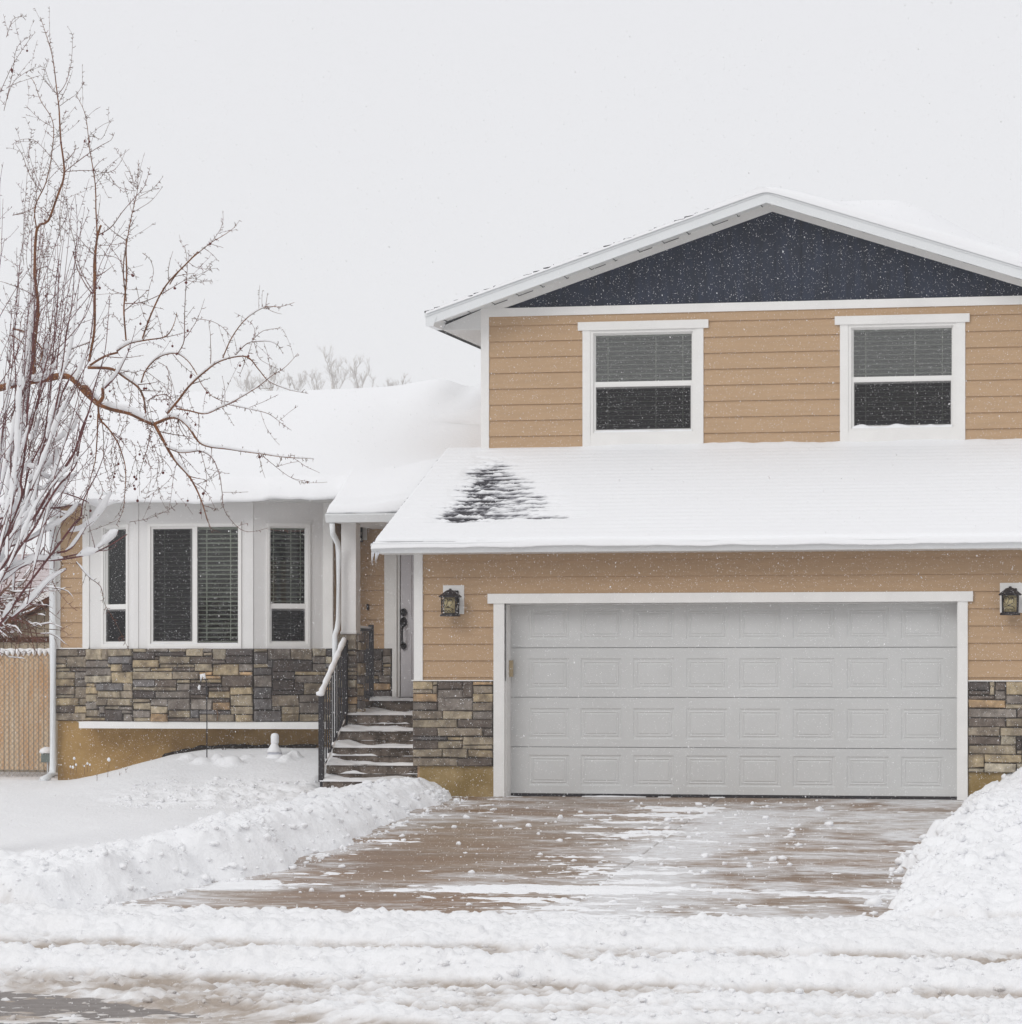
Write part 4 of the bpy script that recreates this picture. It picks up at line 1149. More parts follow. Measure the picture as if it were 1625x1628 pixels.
# ---------------- downspouts
def downspout(path, name='downspout', r=0.036):
    m = MB(); m.tube(path, r, 8); return m.build(name, M_FASC, house, smooth=True)
def dpt(px, py, Y): x, z = U(px, py, Y); return (x, Y, z)
downspout([dpt(84, 800, 2.62), dpt(84, 815, 2.75), dpt(84, 835, 3.2), dpt(84, 1000, 3.2), dpt(84.5, 1215, 3.2), dpt(83, 1229, 3.17), dpt(76, 1236, 3.1), dpt(67, 1240, 3.0)], r=.045)
downspout([dpt(528, 832, 1.76), dpt(529, 848, 1.78), dpt(537, 864, 1.95), dpt(538.5, 880, 2.0), dpt(538.5, 985, 2.0), dpt(536, 1000, 2.0), dpt(532.5, 1010, 1.98), dpt(532.5, 1160, 1.98), dpt(532, 1215, 1.95)], r=.033)

# ---------------- entry
m = MB(0, EY, 0)
LAND = UZ(600, 1110.5, EY)
est = UZ(590, 1031, EY)
e0 = lrx - .12; e1 = UX(612, EY)
siding(m, e0, e1, est, 4.4, phase=UZ(590, 1008.5, EY), exp=23.8 / F_PX * 39.4)
m.build('wall', M_SIDE, house)
m = MB(0, EY, 0); m.box(e0, XL + .4, .031, .1, .3, 4.5); m.build('inner_wall', M_SIDE, house)
m = MB(0, EY, 0); stones(m, e0, UX(623, EY), LAND, est, proud=.035, seed=31); m.build('stone_veneer', M_STONE, house)
m = MB(0, EY, 0)
m.box(e1, UX(625, EY), -0.03, .03, est, 4.3)
m.box(UX(625, EY), UX(632, EY), -0.045, .03, LAND, 4.3)
m.box(UX(632, EY), UX(636, EY), -0.02, .03, LAND, 4.3)
m.build('door_frame', M_WHITE, house)
d0 = UX(637, EY)
m = MB(0, EY, 0)
m.box(d0, d0 + .92, .0, .03, LAND + .02, LAND + 2.06)
for (a, b, c, d) in ((.12, .42, .2, .82), (.5, .8, .2, .82), (.12, .42, .98, 1.9), (.5, .8, .98, 1.9)):
    m.ring(d0 + a, d0 + b, LAND + c, LAND + d, .02, -.008, 0)
edoor = m.build('entry_door', M_DOOR, house, bevel=.003)
m = MB(0, EY, 0)
hx, _ = U(642, 1000, EY)
def el(m, px, py, ru, rz):
    x, z = U(px, py, EY)
    m.add([(x + ru * math.cos(t), -.045, z + rz * math.sin(t)) for t in np.linspace(0, 2 * math.pi, 13)[:-1]] + [(x + ru * 1.15 * math.cos(t), 0, z + rz * 1.15 * math.sin(t)) for t in np.linspace(0, 2 * math.pi, 13)[:-1]],
          [tuple(range(12))] + [(i, (i + 1) % 12, 12 + (i + 1) % 12, 12 + i) for i in range(12)])
el(m, 642, 973.5, .036, .045); el(m, 642, 989, .036, .055); el(m, 642, 1027, .032, .04)
hp = [U(642, q, EY) for q in (992, 1000, 1010, 1020, 1027)]
m.tube([(hp[0][0], -.04, hp[0][1]), (hp[1][0], -.085, hp[1][1]), (hp[2][0], -.09, hp[2][1]), (hp[3][0], -.08, hp[3][1]), (hp[4][0], -.03, hp[4][1])], [.02, .016, .013, .015, .018], 8)
m.build('handle', M_DARK, edoor, smooth=True)
m = MB(0, EY, 0); x, z = U(585.5, 965, EY); m.box(x - .012, x + .012, -.04, -.012, z - .035, z + .035)
m.build('doorbell', M_DARK, house)
m = MB(0, EY, 0); m.box(d0 - .02, XL + .35, -.12, -.001, LAND - .004, LAND + .02)
m.build('threshold', M_DARK, edoor)

# porch column on a stone pier
cx0, cx1 = UX(542.5, 2.12), UX(566, 2.12)
m = MB(0, 2.12, 0)
ctop, cbot = pez + .012, UZ(554, 1008, 2.12)
m.box(cx0, cx1, 0, cx1 - cx0 + .02, cbot, ctop)
m.box(cx0 - .01, cx1 + .01, -.01, cx1 - cx0 + .03, cbot, cbot + .03)
m.build('porch_column', M_BAY, house, bevel=.004)
px0, px1 = UX(537.5, 2.08), UX(568, 2.08)
LD = UZ(600, 1132, 2.25)
m = MB(0, 2.08, 0); stones(m, px0, px1, LD - .25, cbot, proud=.02, seed=41)
m2 = MB(px1, 2.08, math.pi / 2); stones(m2, 0, .26, LD - .25, cbot, proud=.012, seed=42)
k = len(m.v); m.v += m2.v; m.f += [tuple(i + k for i in f) for f in m2.f]; m.col += m2.col
m.cc = lin(80, 72, 66); m.box(px0 + .005, px1 - .005, .021, .25, LD - .25, cbot - .002)
m.build('stone_pier', M_STONE, house)

# ================================================================== STEPS (a thing of its own)
steps = thing('porch_steps', 'dark rough stone front steps partly covered in snow, climbing to the porch', 'steps', (-0.6, 1.0, SLAB))
zlev = [SLAB - .02] + [UZ(590, q, Y) for q, Y in ((1242, 1.0), (1216, 1.25), (1188, 1.5), (1162, 1.75), (1136, 2.0))] 
zlev.append(UZ(600, 1112, 3.9) - .005)
ydep = [0.98, 1.24, 1.5, 1.76, 2.02, 3.2]
sx0, sx1 = UX(512, 1.0) - .02, UX(660, 0.0) + 0.01
tm = []
for i in range(6):
    xs = np.linspace(sx0, sx1 + .0, 90)
    rows = 12
    V = []; yend = ydep[i]
    z0_, z1_ = zlev[i] - .02, zlev[i + 1]
    xx, tt = np.meshgrid(xs, np.linspace(0, 1, rows))
    zz = z0_ + (z1_ - z0_) * tt
    yy = yend + 0.05 * (fbm(xx * 5 + i * 7, zz * 14, 4, 600 + i) - .5) + .02 * tt
    top = np.stack([xx[0], np.full(90, yend + .35 if i < 5 else EY), np.full(90, z1_)], -1)
    V = np.concatenate([np.stack([xx, yy, zz], -1).reshape(-1, 3), top])
    F = grid_faces(90, rows + 1)
    tm.append(np_mesh('step', V, F, M_STEP, steps, smooth=False))
    # snow on the tread
    xs2 = np.linspace(sx0 + .0, sx1, 120)
    dep = (ydep[i + 1] - yend) if i < 5 else .55
    ysn = np.linspace(-.02, dep + .03, 14)
    XX, YY = np.meshgrid(xs2, ysn)
    th = 0.09 * (fbm(XX * 2.2 + i * 3, YY * 6, 4, 640 + i) - .40) + .02 * np.clip(YY / dep, 0, 1) + 0.035 * sstep(sx0 + .35, sx0 + .05, XX) + (.025 * sstep(sx1 - .4, sx1 - .1, XX) if i < 2 else 0)
    th = np.clip(th, -.01, .09) * np.sqrt(np.clip((YY + .02) / .05, 0, 1)) 
    V = np.stack([XX, yend + YY, z1_ + th - .002 - .004 * (YY < -.015)], -1).reshape(-1, 3)
    np_mesh('snow', V, grid_faces(120, 14), M_SNOW, steps)
    # thin ledge of stuck snow halfway up the riser
    if i < 5:
        zc = zlev[i] + (z1_ - zlev[i]) * random.uniform(.38, .55)
        hh = -.004 + 0.07 * np.clip(fbm(xs2 * 3, xs2 * 0 + i, 4, 660 + i) - .47, -.3, .5)
        V = []
        yv = yend + 0.05 * (fbm(xs2 * 5 + i * 7, (zc + 0 * xs2) * 14, 4, 600 + i) - .5)
        ok = np.clip(hh, 0.0, .04)
        rows_ = [(0.01, 0), (-.012, .15), (-.010, .7), (.012, 1.0)]
        V = np.concatenate([np.stack([xs2, yv + a, zc + b * ok * 1.6], -1) for a, b in rows_])
        np_mesh('snow', V, grid_faces(120, 4), M_SNOW, steps)
m = MB(0, 0, 0)
m.prism_u([(1.02, .2), (EY, .2), (EY, zlev[-1] - .01), (2.1, zlev[-1] - .01)][::-1], sx0 + .0, sx0 + .03)
m.build('side_wall', M_STEP, steps)

# ================================================================== RAILINGS
rX = UX(511, 1.0)
rail = thing('stair_railing', 'black iron stair railing with snow on its sloping handrail, left of the steps', 'railing', (rX, 1.0, SLAB))
def rz(py, Y): return UZ(screen_x(rX, Y), py, Y)
yA, yB = 1.0, 2.02
xA, zA = U(511, 1107, yA)
zBt = UZ(553, 1020, yB); zAb = UZ(511, 1246, yA); zBb = UZ(553, 1146, yB)
zA2 = UZ(511, 1235, yA) + .08
m = MB(); m.box(rX - .028, rX + .028, yA - .028, yA + .028, zAb + .02, zA + .0); m.box(rX - .012, rX + .012, yA - .02, yA + .02, zAb - .08, zAb + .02); m.build('post', M_IRON, rail)
m = MB(); m.box(rX - .03, rX + .03, yB - .03, yB + .03, zBb - .05, zBt + .02); m.build('post', M_IRON, rail)
m = MB(); m.tube([(rX, yA, zA), (rX, yB, zBt)], .022, 6); m.build('handrail', M_IRON, rail)
m = MB(); m.tube([(rX, yA + .05, zA2), (rX, yB, zBb + .07)], .014, 5); m.build('bottom_rail', M_IRON, rail)
nb = 10
for k in range(1, nb):
    t = k / nb; y = yA + (yB - yA) * t
    m = MB(); m.box(rX - .008, rX + .008, y - .008, y + .008, zA2 + (zBb + .07 - zA2) * t, zA + (zBt - zA) * t)
    m.build('baluster', M_IRON, rail)
m = MB()
pp = []; rr = []
for k in range(24):
    t = k / 23
    pp.append((rX + .003 * math.sin(k * 2.1), yA - .03 + (yB - yA - .0) * t, zA + (zBt - zA) * t + .028)); rr.append(.034 + .004 * math.sin(k * 1.3))
m.tube(pp, rr, 8); m.build('snow', M_SNOWS, rail, smooth=True)
m = MB(); m.tube([(rX - .045, yA - .045, zA + .03), (rX, yA - .045, zA + .035), (rX + .045, yA - .045, zA + .025)], [.02, .036, .02], 8); m.build('snow', M_SNOWS, rail, smooth=True)
m = MB()
pp = [(rX, yA + .02 + (yB - yA) * t, zA2 - .01 + (zBb + .07 - zA2) * t) for t in np.linspace(0, 1, 16)]
m.tube(pp, [.016 + .01 * math.sin(k * 2) for k in range(16)], 6)
m.build('snow', M_SNOWS, rail, smooth=True)

prail = thing('porch_railing', 'short level black iron railing on the porch behind the white column', 'railing', (UX(568, 2.4), 2.4, zlev[-1]))
yC, yD = 2.42, 3.28
pX = UX(590, yD); zt = UZ(580, 999, 2.8); zbt = zlev[-1] + .07
for y in (yC, yD):
    m = MB(); m.box(pX - .028, pX + .028, y - .028, y + .028, zlev[-1], zt + .05); m.build('post', M_IRON, prail)
m = MB(); m.box(pX - .02, pX + .02, yC + .028, yD - .028, zt - .03, zt - .0); m.build('handrail', M_IRON, prail)
m = MB(); m.box(pX - .012, pX + .012, yC + .028, yD - .028, zbt - .02, zbt); m.build('bottom_rail', M_IRON, prail)
for k in range(1, 9):
    y = yC + (yD - yC) * k / 9
    m = MB(); m.box(pX - .008, pX + .008, y - .008, y + .008, zbt, zt - .03); m.build('baluster', M_IRON, prail)
m = MB(); m.tube([(pX, yC + .03, zt + .01), (pX, 2.85, zt + .014), (pX, yD - .03, zt + .01)], [.014, .02, .016], 6); m.build('snow', M_SNOWS, prail, smooth=True)

# ================================================================== LANTERNS
def lantern(px, py_plate_top, Y, label, dark=False):
    """plate centre at px, built in the local frame of the plate"""
    X0, Z0 = U(px, py_plate_top + 22.5, Y)
    t = thing('wall_lantern', label, 'lantern', (X0, Y, Z0), 'bronze lanterns on the front walls')
    m = MB(X0, Y, 0); m.box(-.118, .118, -.03, -.016, Z0 - .158, Z0 + .158); m.build('mounting_board', M_WHITE, t, bevel=.003)
    m = MB(X0, Y, 0); m.box(-.06, .06, -.055, -.0305, Z0 - .06, Z0 + .10); m.box(-.02, .02, -.12, -.0555, Z0 + .03, Z0 + .07); m.build('back_plate', M_DARK, t, bevel=.004)
    d = -.185
    m = MB(X0, Y, 0)
    n = 6; a0 = math.pi / 6
    m.lathe(0, d, [(.125, Z0 + .022), (.128, Z0 + .034), (.095, Z0 + .058), (.06, Z0 + .085), (.035, Z0 + .10), (.018, Z0 + .102), (.016, Z0 + .115), (.004, Z0 + .118)], 8, math.pi / 8)
    m.build('cap', M_DARK, t)
    m = MB(X0, Y, 0); m.lathe(0, d, [(.07, Z0 - .175), (.115, Z0 - .185), (.108, Z0 - .163), (.09, Z0 - .155), (.088, Z0 - .15)], 8, math.pi / 8); m.build('base', M_DARK, t)
    m = MB(X0, Y, 0); m.lathe(0, d, [(.066, Z0 - .152), (.070, Z0 - .06), (.070, Z0 + .022)], 12); m.build('glass', M_AMBER, t, smooth=True)
    m = MB(X0, Y, 0)
    for k in range(4):
        a = math.pi / 4 + k * math.pi / 2
        m.tube([(.108 * math.cos(a), d + .108 * math.sin(a), Z0 - .155), (.112 * math.cos(a), d + .112 * math.sin(a), Z0 + .025)], .007, 5)
    for k in range(4):
        a = k * math.pi / 2
        ca, sa = math.cos(a), math.sin(a)
        def pt(u, z): return (u * ca - (-.078) * sa * 1.0, d + u * sa + (-.078) * ca, Z0 + z)
        def sc_(pts): m.tube([pt(u, z) for u, z in pts], .0035, 4)
        sc_([(-.035, -.08), (-.02, -.055), (-.008, -.02), (-.01, .0), (-.03, .012), (-.05, .0), (-.045, -.018), (-.03, -.015)])
        sc_([(-.03, -.075), (-.01, -.03), (.01, .0), (.035, -.005), (.045, -.03), (.035, -.06), (-.02, -.085)])
        sc_([(.035, -.005), (.02, -.02), (.012, -.012)])
        sc_([(-.065, -.12), (-.05, -.095), (-.01, -.088), (.03, -.095), (.055, -.12)])
        sc_([(-.05, -.135), (-.03, -.12), (-.01, -.135), (.0, -.118), (.02, -.135), (.04, -.12), (.05, -.14)])
        sc_([(-.06, -.05), (-.062, -.02), (-.05, .01)]); sc_([(-.06, -.05), (-.045, -.06), (-.05, -.08)])
    m.build('scrollwork', M_DARK, t)
    return t
lantern(722, 931, 0, 'scrolled bronze lantern on the tan wall between corner trim and garage door, above stone')
lantern(1608, 928, 0, 'scrolled bronze lantern right of the garage door, partly cut by the photo edge')
lantern(569.5, 816, EY, 'bronze lantern in the shaded porch, mostly hidden behind the white column')

# ================================================================== FENCE, SHED, NEIGHBOUR
FY = 4.2
fence = thing('chain_link_fence', 'snow topped chain link fence with beige privacy slats left of the house', 'fence', (UX(50, FY), FY, .75))
fx0, fx1 = UX(-260, FY), UX(87, FY)
fz0, fz1 = UZ(50, 1240, FY) - .02, UZ(50, 1036, FY)
szb = UZ(50, 1224, FY)
m = MB(); m.tube([(fx0, FY, fz1), (fx1, FY, fz1)], .02, 8); m.build('top_rail', M_GALV, fence, smooth=True)
for x in (fx1 - .03, fx1 - 2.3):
    m = MB(); m.tube([(x, FY + .01, .4), (x, FY + .01, fz1 + .06)], .028, 8); m.build('post', M_GALV, fence, smooth=True)
tb = Tubes()
sp = 0.068; L_ = fx1 - fx0; Hh = fz1 - fz0
k = -int(Hh / sp) - 1
while k * sp < L_:
    for sgn in (1, -1):
        a = k * sp if sgn > 0 else k * sp + Hh
        # straight diagonal wire clipped to the panel
        s0 = max(0, -k * sp); s1 = min(Hh, L_ - k * sp)
        if s1 > s0:
            if sgn > 0: p = [(fx0 + k * sp + s0, FY - .012, fz0 + s0), (fx0 + k * sp + s1, FY - .012, fz0 + s1)]
            else: p = [(fx0 + k * sp + s0, FY - .008, fz1 - s0), (fx0 + k * sp + s1, FY - .008, fz1 - s1)]
            tb.add(p, .0026, 4)
    k += 1
tb.build('wire_mesh', mat('wire_grey', (.34, .32, .30), .5), fence)
k = 0; x = fx1 - .015
while x > fx0 + .09 and k < 60:
    m = MB(); m.box(x - .058, x - .006, FY, FY + .006, szb, fz1 - .02); m.build('privacy_slat', M_VSLAT, fence)
    x -= .066; k += 1
m = MB()
pp = [(fx0 + (fx1 - fx0) * t, FY - .005, fz1 + .018) for t in np.linspace(0, 1, 160)]
m.tube(pp, [.022 + .006 * math.sin(i * .9) for i in range(160)], 6)
x = fx1 - .05
while x > fx0:
    m.tube([(x, FY - .016, fz1 + .02), (x, FY - .016, fz1 - .02), (x, FY - .014, fz1 - .055)], [.03, .028, .006], 6); x -= .068 * 1.06
m.build('snow', M_SNOW, fence, smooth=True)

bx = thing('utility_box', 'small grey utility box with a cap of snow beside the downspout', 'utility box', (UX(75, 4.0), 4.0, .9))
x, z = U(76, 1205, 4.0)
m = MB(); m.box(x - .07, x + .05, 3.94, 4.06, z - .055, z + .06); m.build('housing', mat('box_grey', (.16, .19, .18), .6), bx, bevel=.006)
m = MB(); m.box(x - .01, x + .01, 3.99, 4.01, .6, z - .055); m.build('stake', M_GALV, bx)
m = MB(); m.lathe(x - .01, 4.0, [(.09, z + .06), (.1, z + .075), (.085, z + .11), (.04, z + .135), (.005, z + .14)], 12); m.build('snow', M_SNOWS, bx, smooth=True)

SY = 6.0
shed = thing('garden_shed', 'beige board shed with brown trim and snowy roof edge behind the fence', 'shed', (UX(0, SY), SY, .8))
# gable end faces the street
xr = UX(96, SY) ; xl = xr - 3.2
zr = UZ(80, 956, SY); sl = (UZ(80, 950, SY) - UZ(17, 983, SY)) / (UX(80, SY) - UX(17, SY))
zl_ = lambda x: UZ(80, 956, SY) + sl * (x - UX(80, SY))
m = MB(0, SY, 0)
m.prism_d([(xl, .6), (xr + .4, .6), (xr + .4, zl_(xr + .4) - .06), (xl, zl_(xl) - .06)], 0, .03)
m.prism_z([(xr + .4, .001), (xr + .4, 3), (xl, 3), (xl, .031), (xr + .37, .031)], .6, zl_(xl) - .3)
m.build('wall', M_SHED, shed)
m = MB(0, SY, 0)
x = xl + .1
while x < xr + .4:
    m.box(x, x + .008, -.003, -.0005, .6, zl_(x) - .07); x += .115
m.build('board_groove', mat('groove_dark', (.12, .1, .08), .9), shed)
m = MB(0, SY, 0); m.box(xl, xr + .4, -.02, -.0035, UZ(50, 1021, SY), UZ(50, 1012, SY)); m.build('trim', M_RUST, shed)
m = MB(0, SY, 0)
m.prism_d([(xl - .3, zl_(xl - .3) - .06), (xr + .5, zl_(xr + .5) - .06), (xr + .5, zl_(xr + .5) + .02), (xl - .3, zl_(xl - .3) + .02)], -.25, 3)
m.build('roof', M_RUST, shed)
m = MB(0, SY, 0)
xs_ = np.linspace(xl - .32, xr + .5, 40)
for i in range(39):
    h0_ = .07 + .04 * float(fbm(xs_[i] * 2, .3, 3, 9)); h1_ = .07 + .04 * float(fbm(xs_[i + 1] * 2, .3, 3, 9))
    a, b = xs_[i], xs_[i + 1]
    m.prism_d([(a, zl_(a) + .021), (b, zl_(b) + .021), (b, zl_(b) + .02 + h1_), (a, zl_(a) + .02 + h0_)], -.27, 3)
m.build('snow', M_SNOWS, shed)

NY = 14.0
nb_ = thing('neighbour_house', 'neighbouring house with a pale pinkish snow dusted shingle roof, far left beyond the shed', 'house', (UX(-100, NY), NY, .8))
x0_, x1_ = UX(-500, NY), UX(100, NY)
zt_ = UZ(60, 880, NY + 4); zl2 = UZ(60, 1000, NY)
m = MB(); m.box(x0_, x1_ - .3, NY + .4, NY + 8, .5, zl2); m.build('wall', M_SHED, nb_)
m = MB(); m.prism_u([(NY, zl2 - .1), (NY, zl2), (NY + 4.2, zt_), (NY + 8.4, zl2), (NY + 8.4, zl2 - .1)][::-1], x0_, x1_); m.build('roof', M_NROOF, nb_)

# ================================================================== GARDEN BITS
hk = thing('shepherd_hook', 'thin dark garden shepherd hook with snow on its curl, before the stone wall', 'garden hook', (UX(329, 2.3), 2.3, 1.0))
HY = 2.3
m = MB()
pts = [dpt(329, 1215, HY), dpt(329, 1150, HY), dpt(328.6, 1100, HY), dpt(328, 1084, HY), dpt(326, 1077, HY), dpt(322.5, 1073.5, HY), dpt(319.5, 1077, HY), dpt(319, 1084, HY), dpt(317.5, 1092, HY), dpt(316, 1095, HY)]
m.tube(pts, .007, 6); m.build('rod', M_IRON, hk, smooth=True)
m = MB(); m.tube([dpt(326.5, 1079, HY - .005), dpt(324, 1072.5, HY - .005), dpt(320.5, 1073.5, HY - .005), dpt(319.5, 1083, HY - .005)], [.008, .024, .024, .008], 7); m.build('snow', M_SNOWS, hk, smooth=True)
m = MB()
m.tube([dpt(317.5, 1089, HY - .005), dpt(316.5, 1093, HY - .005), dpt(317, 1097, HY - .005)], [.01, .018, .01], 6)
m.build('snow', M_SNOWS, hk, smooth=True)

SYY = 2.35
stt = thing('garden_statue', 'small snow covered garden statue standing in the planting bed', 'statue', (UX(437, SYY), SYY, 1.0))
x, z = U(437, 1202, SYY)
m = MB(x, SYY, 0); m.lathe(0, 0, [(.085, z - .1), (.088, z + .03), (.07, z + .06), (.045, z + .12), (.03, z + .17), (.032, z + .2), (.028, z + .23), (.01, z + .25)], 14)
m.build('figure', mat('statue_stone', (.55, .56, .62), .8), stt, smooth=True)
m = MB(x, SYY, 0)
m.lathe(0, 0, [(.035, z + .135), (.05, z + .16), (.049, z + .2), (.05, z + .235), (.038, z + .262), (.012, z + .272)], 12)
m.lathe(-.005, -.01, [(.094, z + .045), (.085, z + .07), (.055, z + .115), (.036, z + .15)], 12)
m.lathe(.01, -.02, [(.10, z - .05), (.105, z - .01), (.09, z + .02)], 12)
m.build('snow', M_SNOW, stt, smooth=True)

m = MB()
m.tube([dpt(345, 1146, 2.79), dpt(346.5, 1136, 2.77), dpt(345, 1130, 2.78), dpt(341, 1128, 2.79)], .006, 6)
o = m.build('garden_hose_stub', M_STALK, None, smooth=True)
o.name = 'wire_loop'
tag(o, 'small curled wire sticking out low on the stone wall beside the shepherd hook', 'wire')

# bare soil strip peeking out against the foundation
xs = np.linspace(UX(255, 3.1), UX(500, 3.1), 160)
V = []
for q, (dy, dzz) in enumerate(((0.0, 0), (.07, .04), (.16, .05))):
    nz_ = fbm(xs * 6, xs * 0 + q, 4, 700 + q)
    zz = yard_z(xs, 3.1 + 0 * xs) + .015 + dzz + .05 * (nz_ - .5)
    zz = np.where(q == 0, zz - .06, zz)
    V.append(np.stack([xs, 3.1 + dy + 0 * xs, zz], -1))
o = np_mesh('soil', np.concatenate(V), grid_faces(160, 3), M_DIRT, None, smooth=False)
tag(o, kind='structure')
tb = Tubes()
for k in range(46):
    a = random.random() ** .8; x = float(UX(290 + 190 * a, 3.05)); y = 3.05 + random.uniform(-.12, .08)
    z = float(yard_z(np.array(x), np.array(y))) + .03
    L0 = random.uniform(.03, .12); an = random.uniform(-1.3, 1.3)
    tb.add([(x, y, z - .02), (x + L0 * .5 * math.sin(an), y, z + L0 * .4 * math.cos(an)), (x + L0 * math.sin(an), y - .02, z + L0 * math.cos(an) * .7)], [.006, .004, .002], 4)
o = tb.build('dead_leaves', M_DIRT); tag(o, kind='stuff', label='dark dead plant litter poking through snow along the foundation', cat='plant litter')

def stalk(px, py, head, label):
    Y = 2.6 - (py - 1200) * .028
    x, z = U(px, py, Y)
    t = thing('flower_stalk', label, 'dry stalk', (x, Y, z - .06), 'dry stalks poking from the snowy bed')
    tb = Tubes(); tb.add([(x, Y, z - .1), (x + .004, Y, z - .03), (x + random.uniform(-.015, .015), Y, z)], [.004, .003, .002], 4)
    for k in range(3):
        tb.add([(x, Y, z - .02), (x + random.uniform(-.03, .03), Y, z + random.uniform(0, .02))], [.002, .001], 3)
    tb.build('stem', M_STALK, t)
    if head:
        m = MB(x, Y, 0); m.lathe(0, 0, [(.004, z - head), (head * .9, z - head * .5), (head, z + head * .2), (head * .6, z + head), (.003, z + head * 1.3)], 8); m.build('snow', M_SNOW, t, smooth=True)
for px, py, hd in ((118, 1206, .016), (112, 1219, .012), (116, 1220, .016), (121, 1216, .014), (134, 1218, .010), (139, 1214, .014), (143, 1216, .012), (173, 1208, .022)):
    stalk(px, py, hd, 'snow capped dry flower stalk in the cluster by the left foundation corner')
for px, py in ((171, 1224), (190, 1229), (200, 1222), (243, 1221), (335, 1226), (407, 1222), (154, 1231)):
    stalk(px, py, 0, 'bare broken dry stalk poking out of smooth snow in the bed')

# loose clumps of shovelled snow
def clumps():
    base = []
    t = (1 + 5 ** .5) / 2
    iv = np.array([(-1, t, 0), (1, t, 0), (-1, -t, 0), (1, -t, 0), (0, -1, t), (0, 1, t), (0, -1, -t), (0, 1, -t), (t, 0, -1), (t, 0, 1), (-t, 0, -1), (-t, 0, 1)], float)
    iv /= np.linalg.norm(iv[0])
    fi = np.array([(0, 11, 5), (0, 5, 1), (0, 1, 7), (0, 7, 10), (0, 10, 11), (1, 5, 9), (5, 11, 4), (11, 10, 2), (10, 7, 6), (7, 1, 8), (3, 9, 4), (3, 4, 2), (3, 2, 6), (3, 6, 8), (3, 8, 9), (4, 9, 5), (2, 4, 11), (6, 2, 10), (8, 6, 7), (9, 8, 1)])
    # one subdivision
    vs = list(map(tuple, iv)); cache = {}
    def mid(a, b):
        k = (min(a, b), max(a, b))
        if k not in cache:
            p = (np.array(vs[a]) + np.array(vs[b])); p /= np.linalg.norm(p); vs.append(tuple(p)); cache[k] = len(vs) - 1
        return cache[k]
    f2 = []
    for a, b, c in fi:
        ab, bc, ca = mid(a, b), mid(b, c), mid(c, a); f2 += [(a, ab, ca), (b, bc, ab), (c, ca, bc), (ab, bc, ca)]
    iv = np.array(vs); f2 = np.array(f2)
    V = []; F = []; n = 0
    spots = []
    def scatter(N, fx, fy, r0, r1):
        for _ in range(N):
            y = fy(); x = fx(y); spots.append((x, y, r0 * (r1 / r0) ** (rng.random() ** 3)))
    ru = rng.uniform
    scatter(1700, lambda y: float(interp(EDGE_L, y)) - abs(rng.normal(0, .8)) + .12, lambda: ru(-9, .1), .006, .045)
    scatter(1000, lambda y: float(interp(EDGE_R, y)) + abs(rng.normal(0, .8)) - .12, lambda: ru(-9, .1), .007, .055)
    scatter(260, lambda y: ru(.3, 4.8), lambda: ru(-9, -.2), .006, .035)
    scatter(120, lambda y: ru(3, 4.9), lambda: ru(-9, -.2), .008, .05)
    scatter(900, lambda y: ru(-1.5, 7.5), lambda: -9.4 + rng.normal(0, .18), .006, .03)
    scatter(2300, lambda y: ru(-2, 8), lambda: rng.choice([-10.5, -12.2, -13.5, -13.9, -14.2, -15.6, -16.8]) + rng.normal(0, .35), .006, .035)
    scatter(500, lambda y: ru(-3.6, -.9), lambda: ru(-.3, 1.3), .006, .035)
    S = np.array(spots)
    Z, D = snow_height(S[:, 0], S[:, 1])
    base_z = np.where(S[:, 1] > -9.2, drive_z(S[:, 1]), 0)
    on_drive = (S[:, 0] > interp(EDGE_L, S[:, 1])) & (S[:, 0] < interp(EDGE_R, S[:, 1])) & (S[:, 1] > -9.2)
    Z = np.where(on_drive, np.maximum(Z, base_z), Z)
    cols = []
    for (x, y, r), z, d in zip(spots, Z, D):
        j = 1 + .28 * (rng.random(len(iv)) - .5) * 2
        sc3 = r * rng.uniform(.65, 1.2, 3) * np.array([1.1, 1.1, .8])
        V.append(iv * j[:, None] * sc3 + np.array([x, y, z + r * .25])); F.append(f2 + n); n += len(iv)
        cols.append(np.tile([d * .6, d * .6, d * .6, 1], (len(iv), 1)))
    o = np_mesh('snow_clumps', np.concatenate(V), np.concatenate(F), bpy.data.materials['ground_snow'], None, True, np.concatenate(cols))
    tag(o, kind='stuff', label='loose clumps of shovelled snow strewn over banks, driveway and street', cat='snow clumps')
clumps()

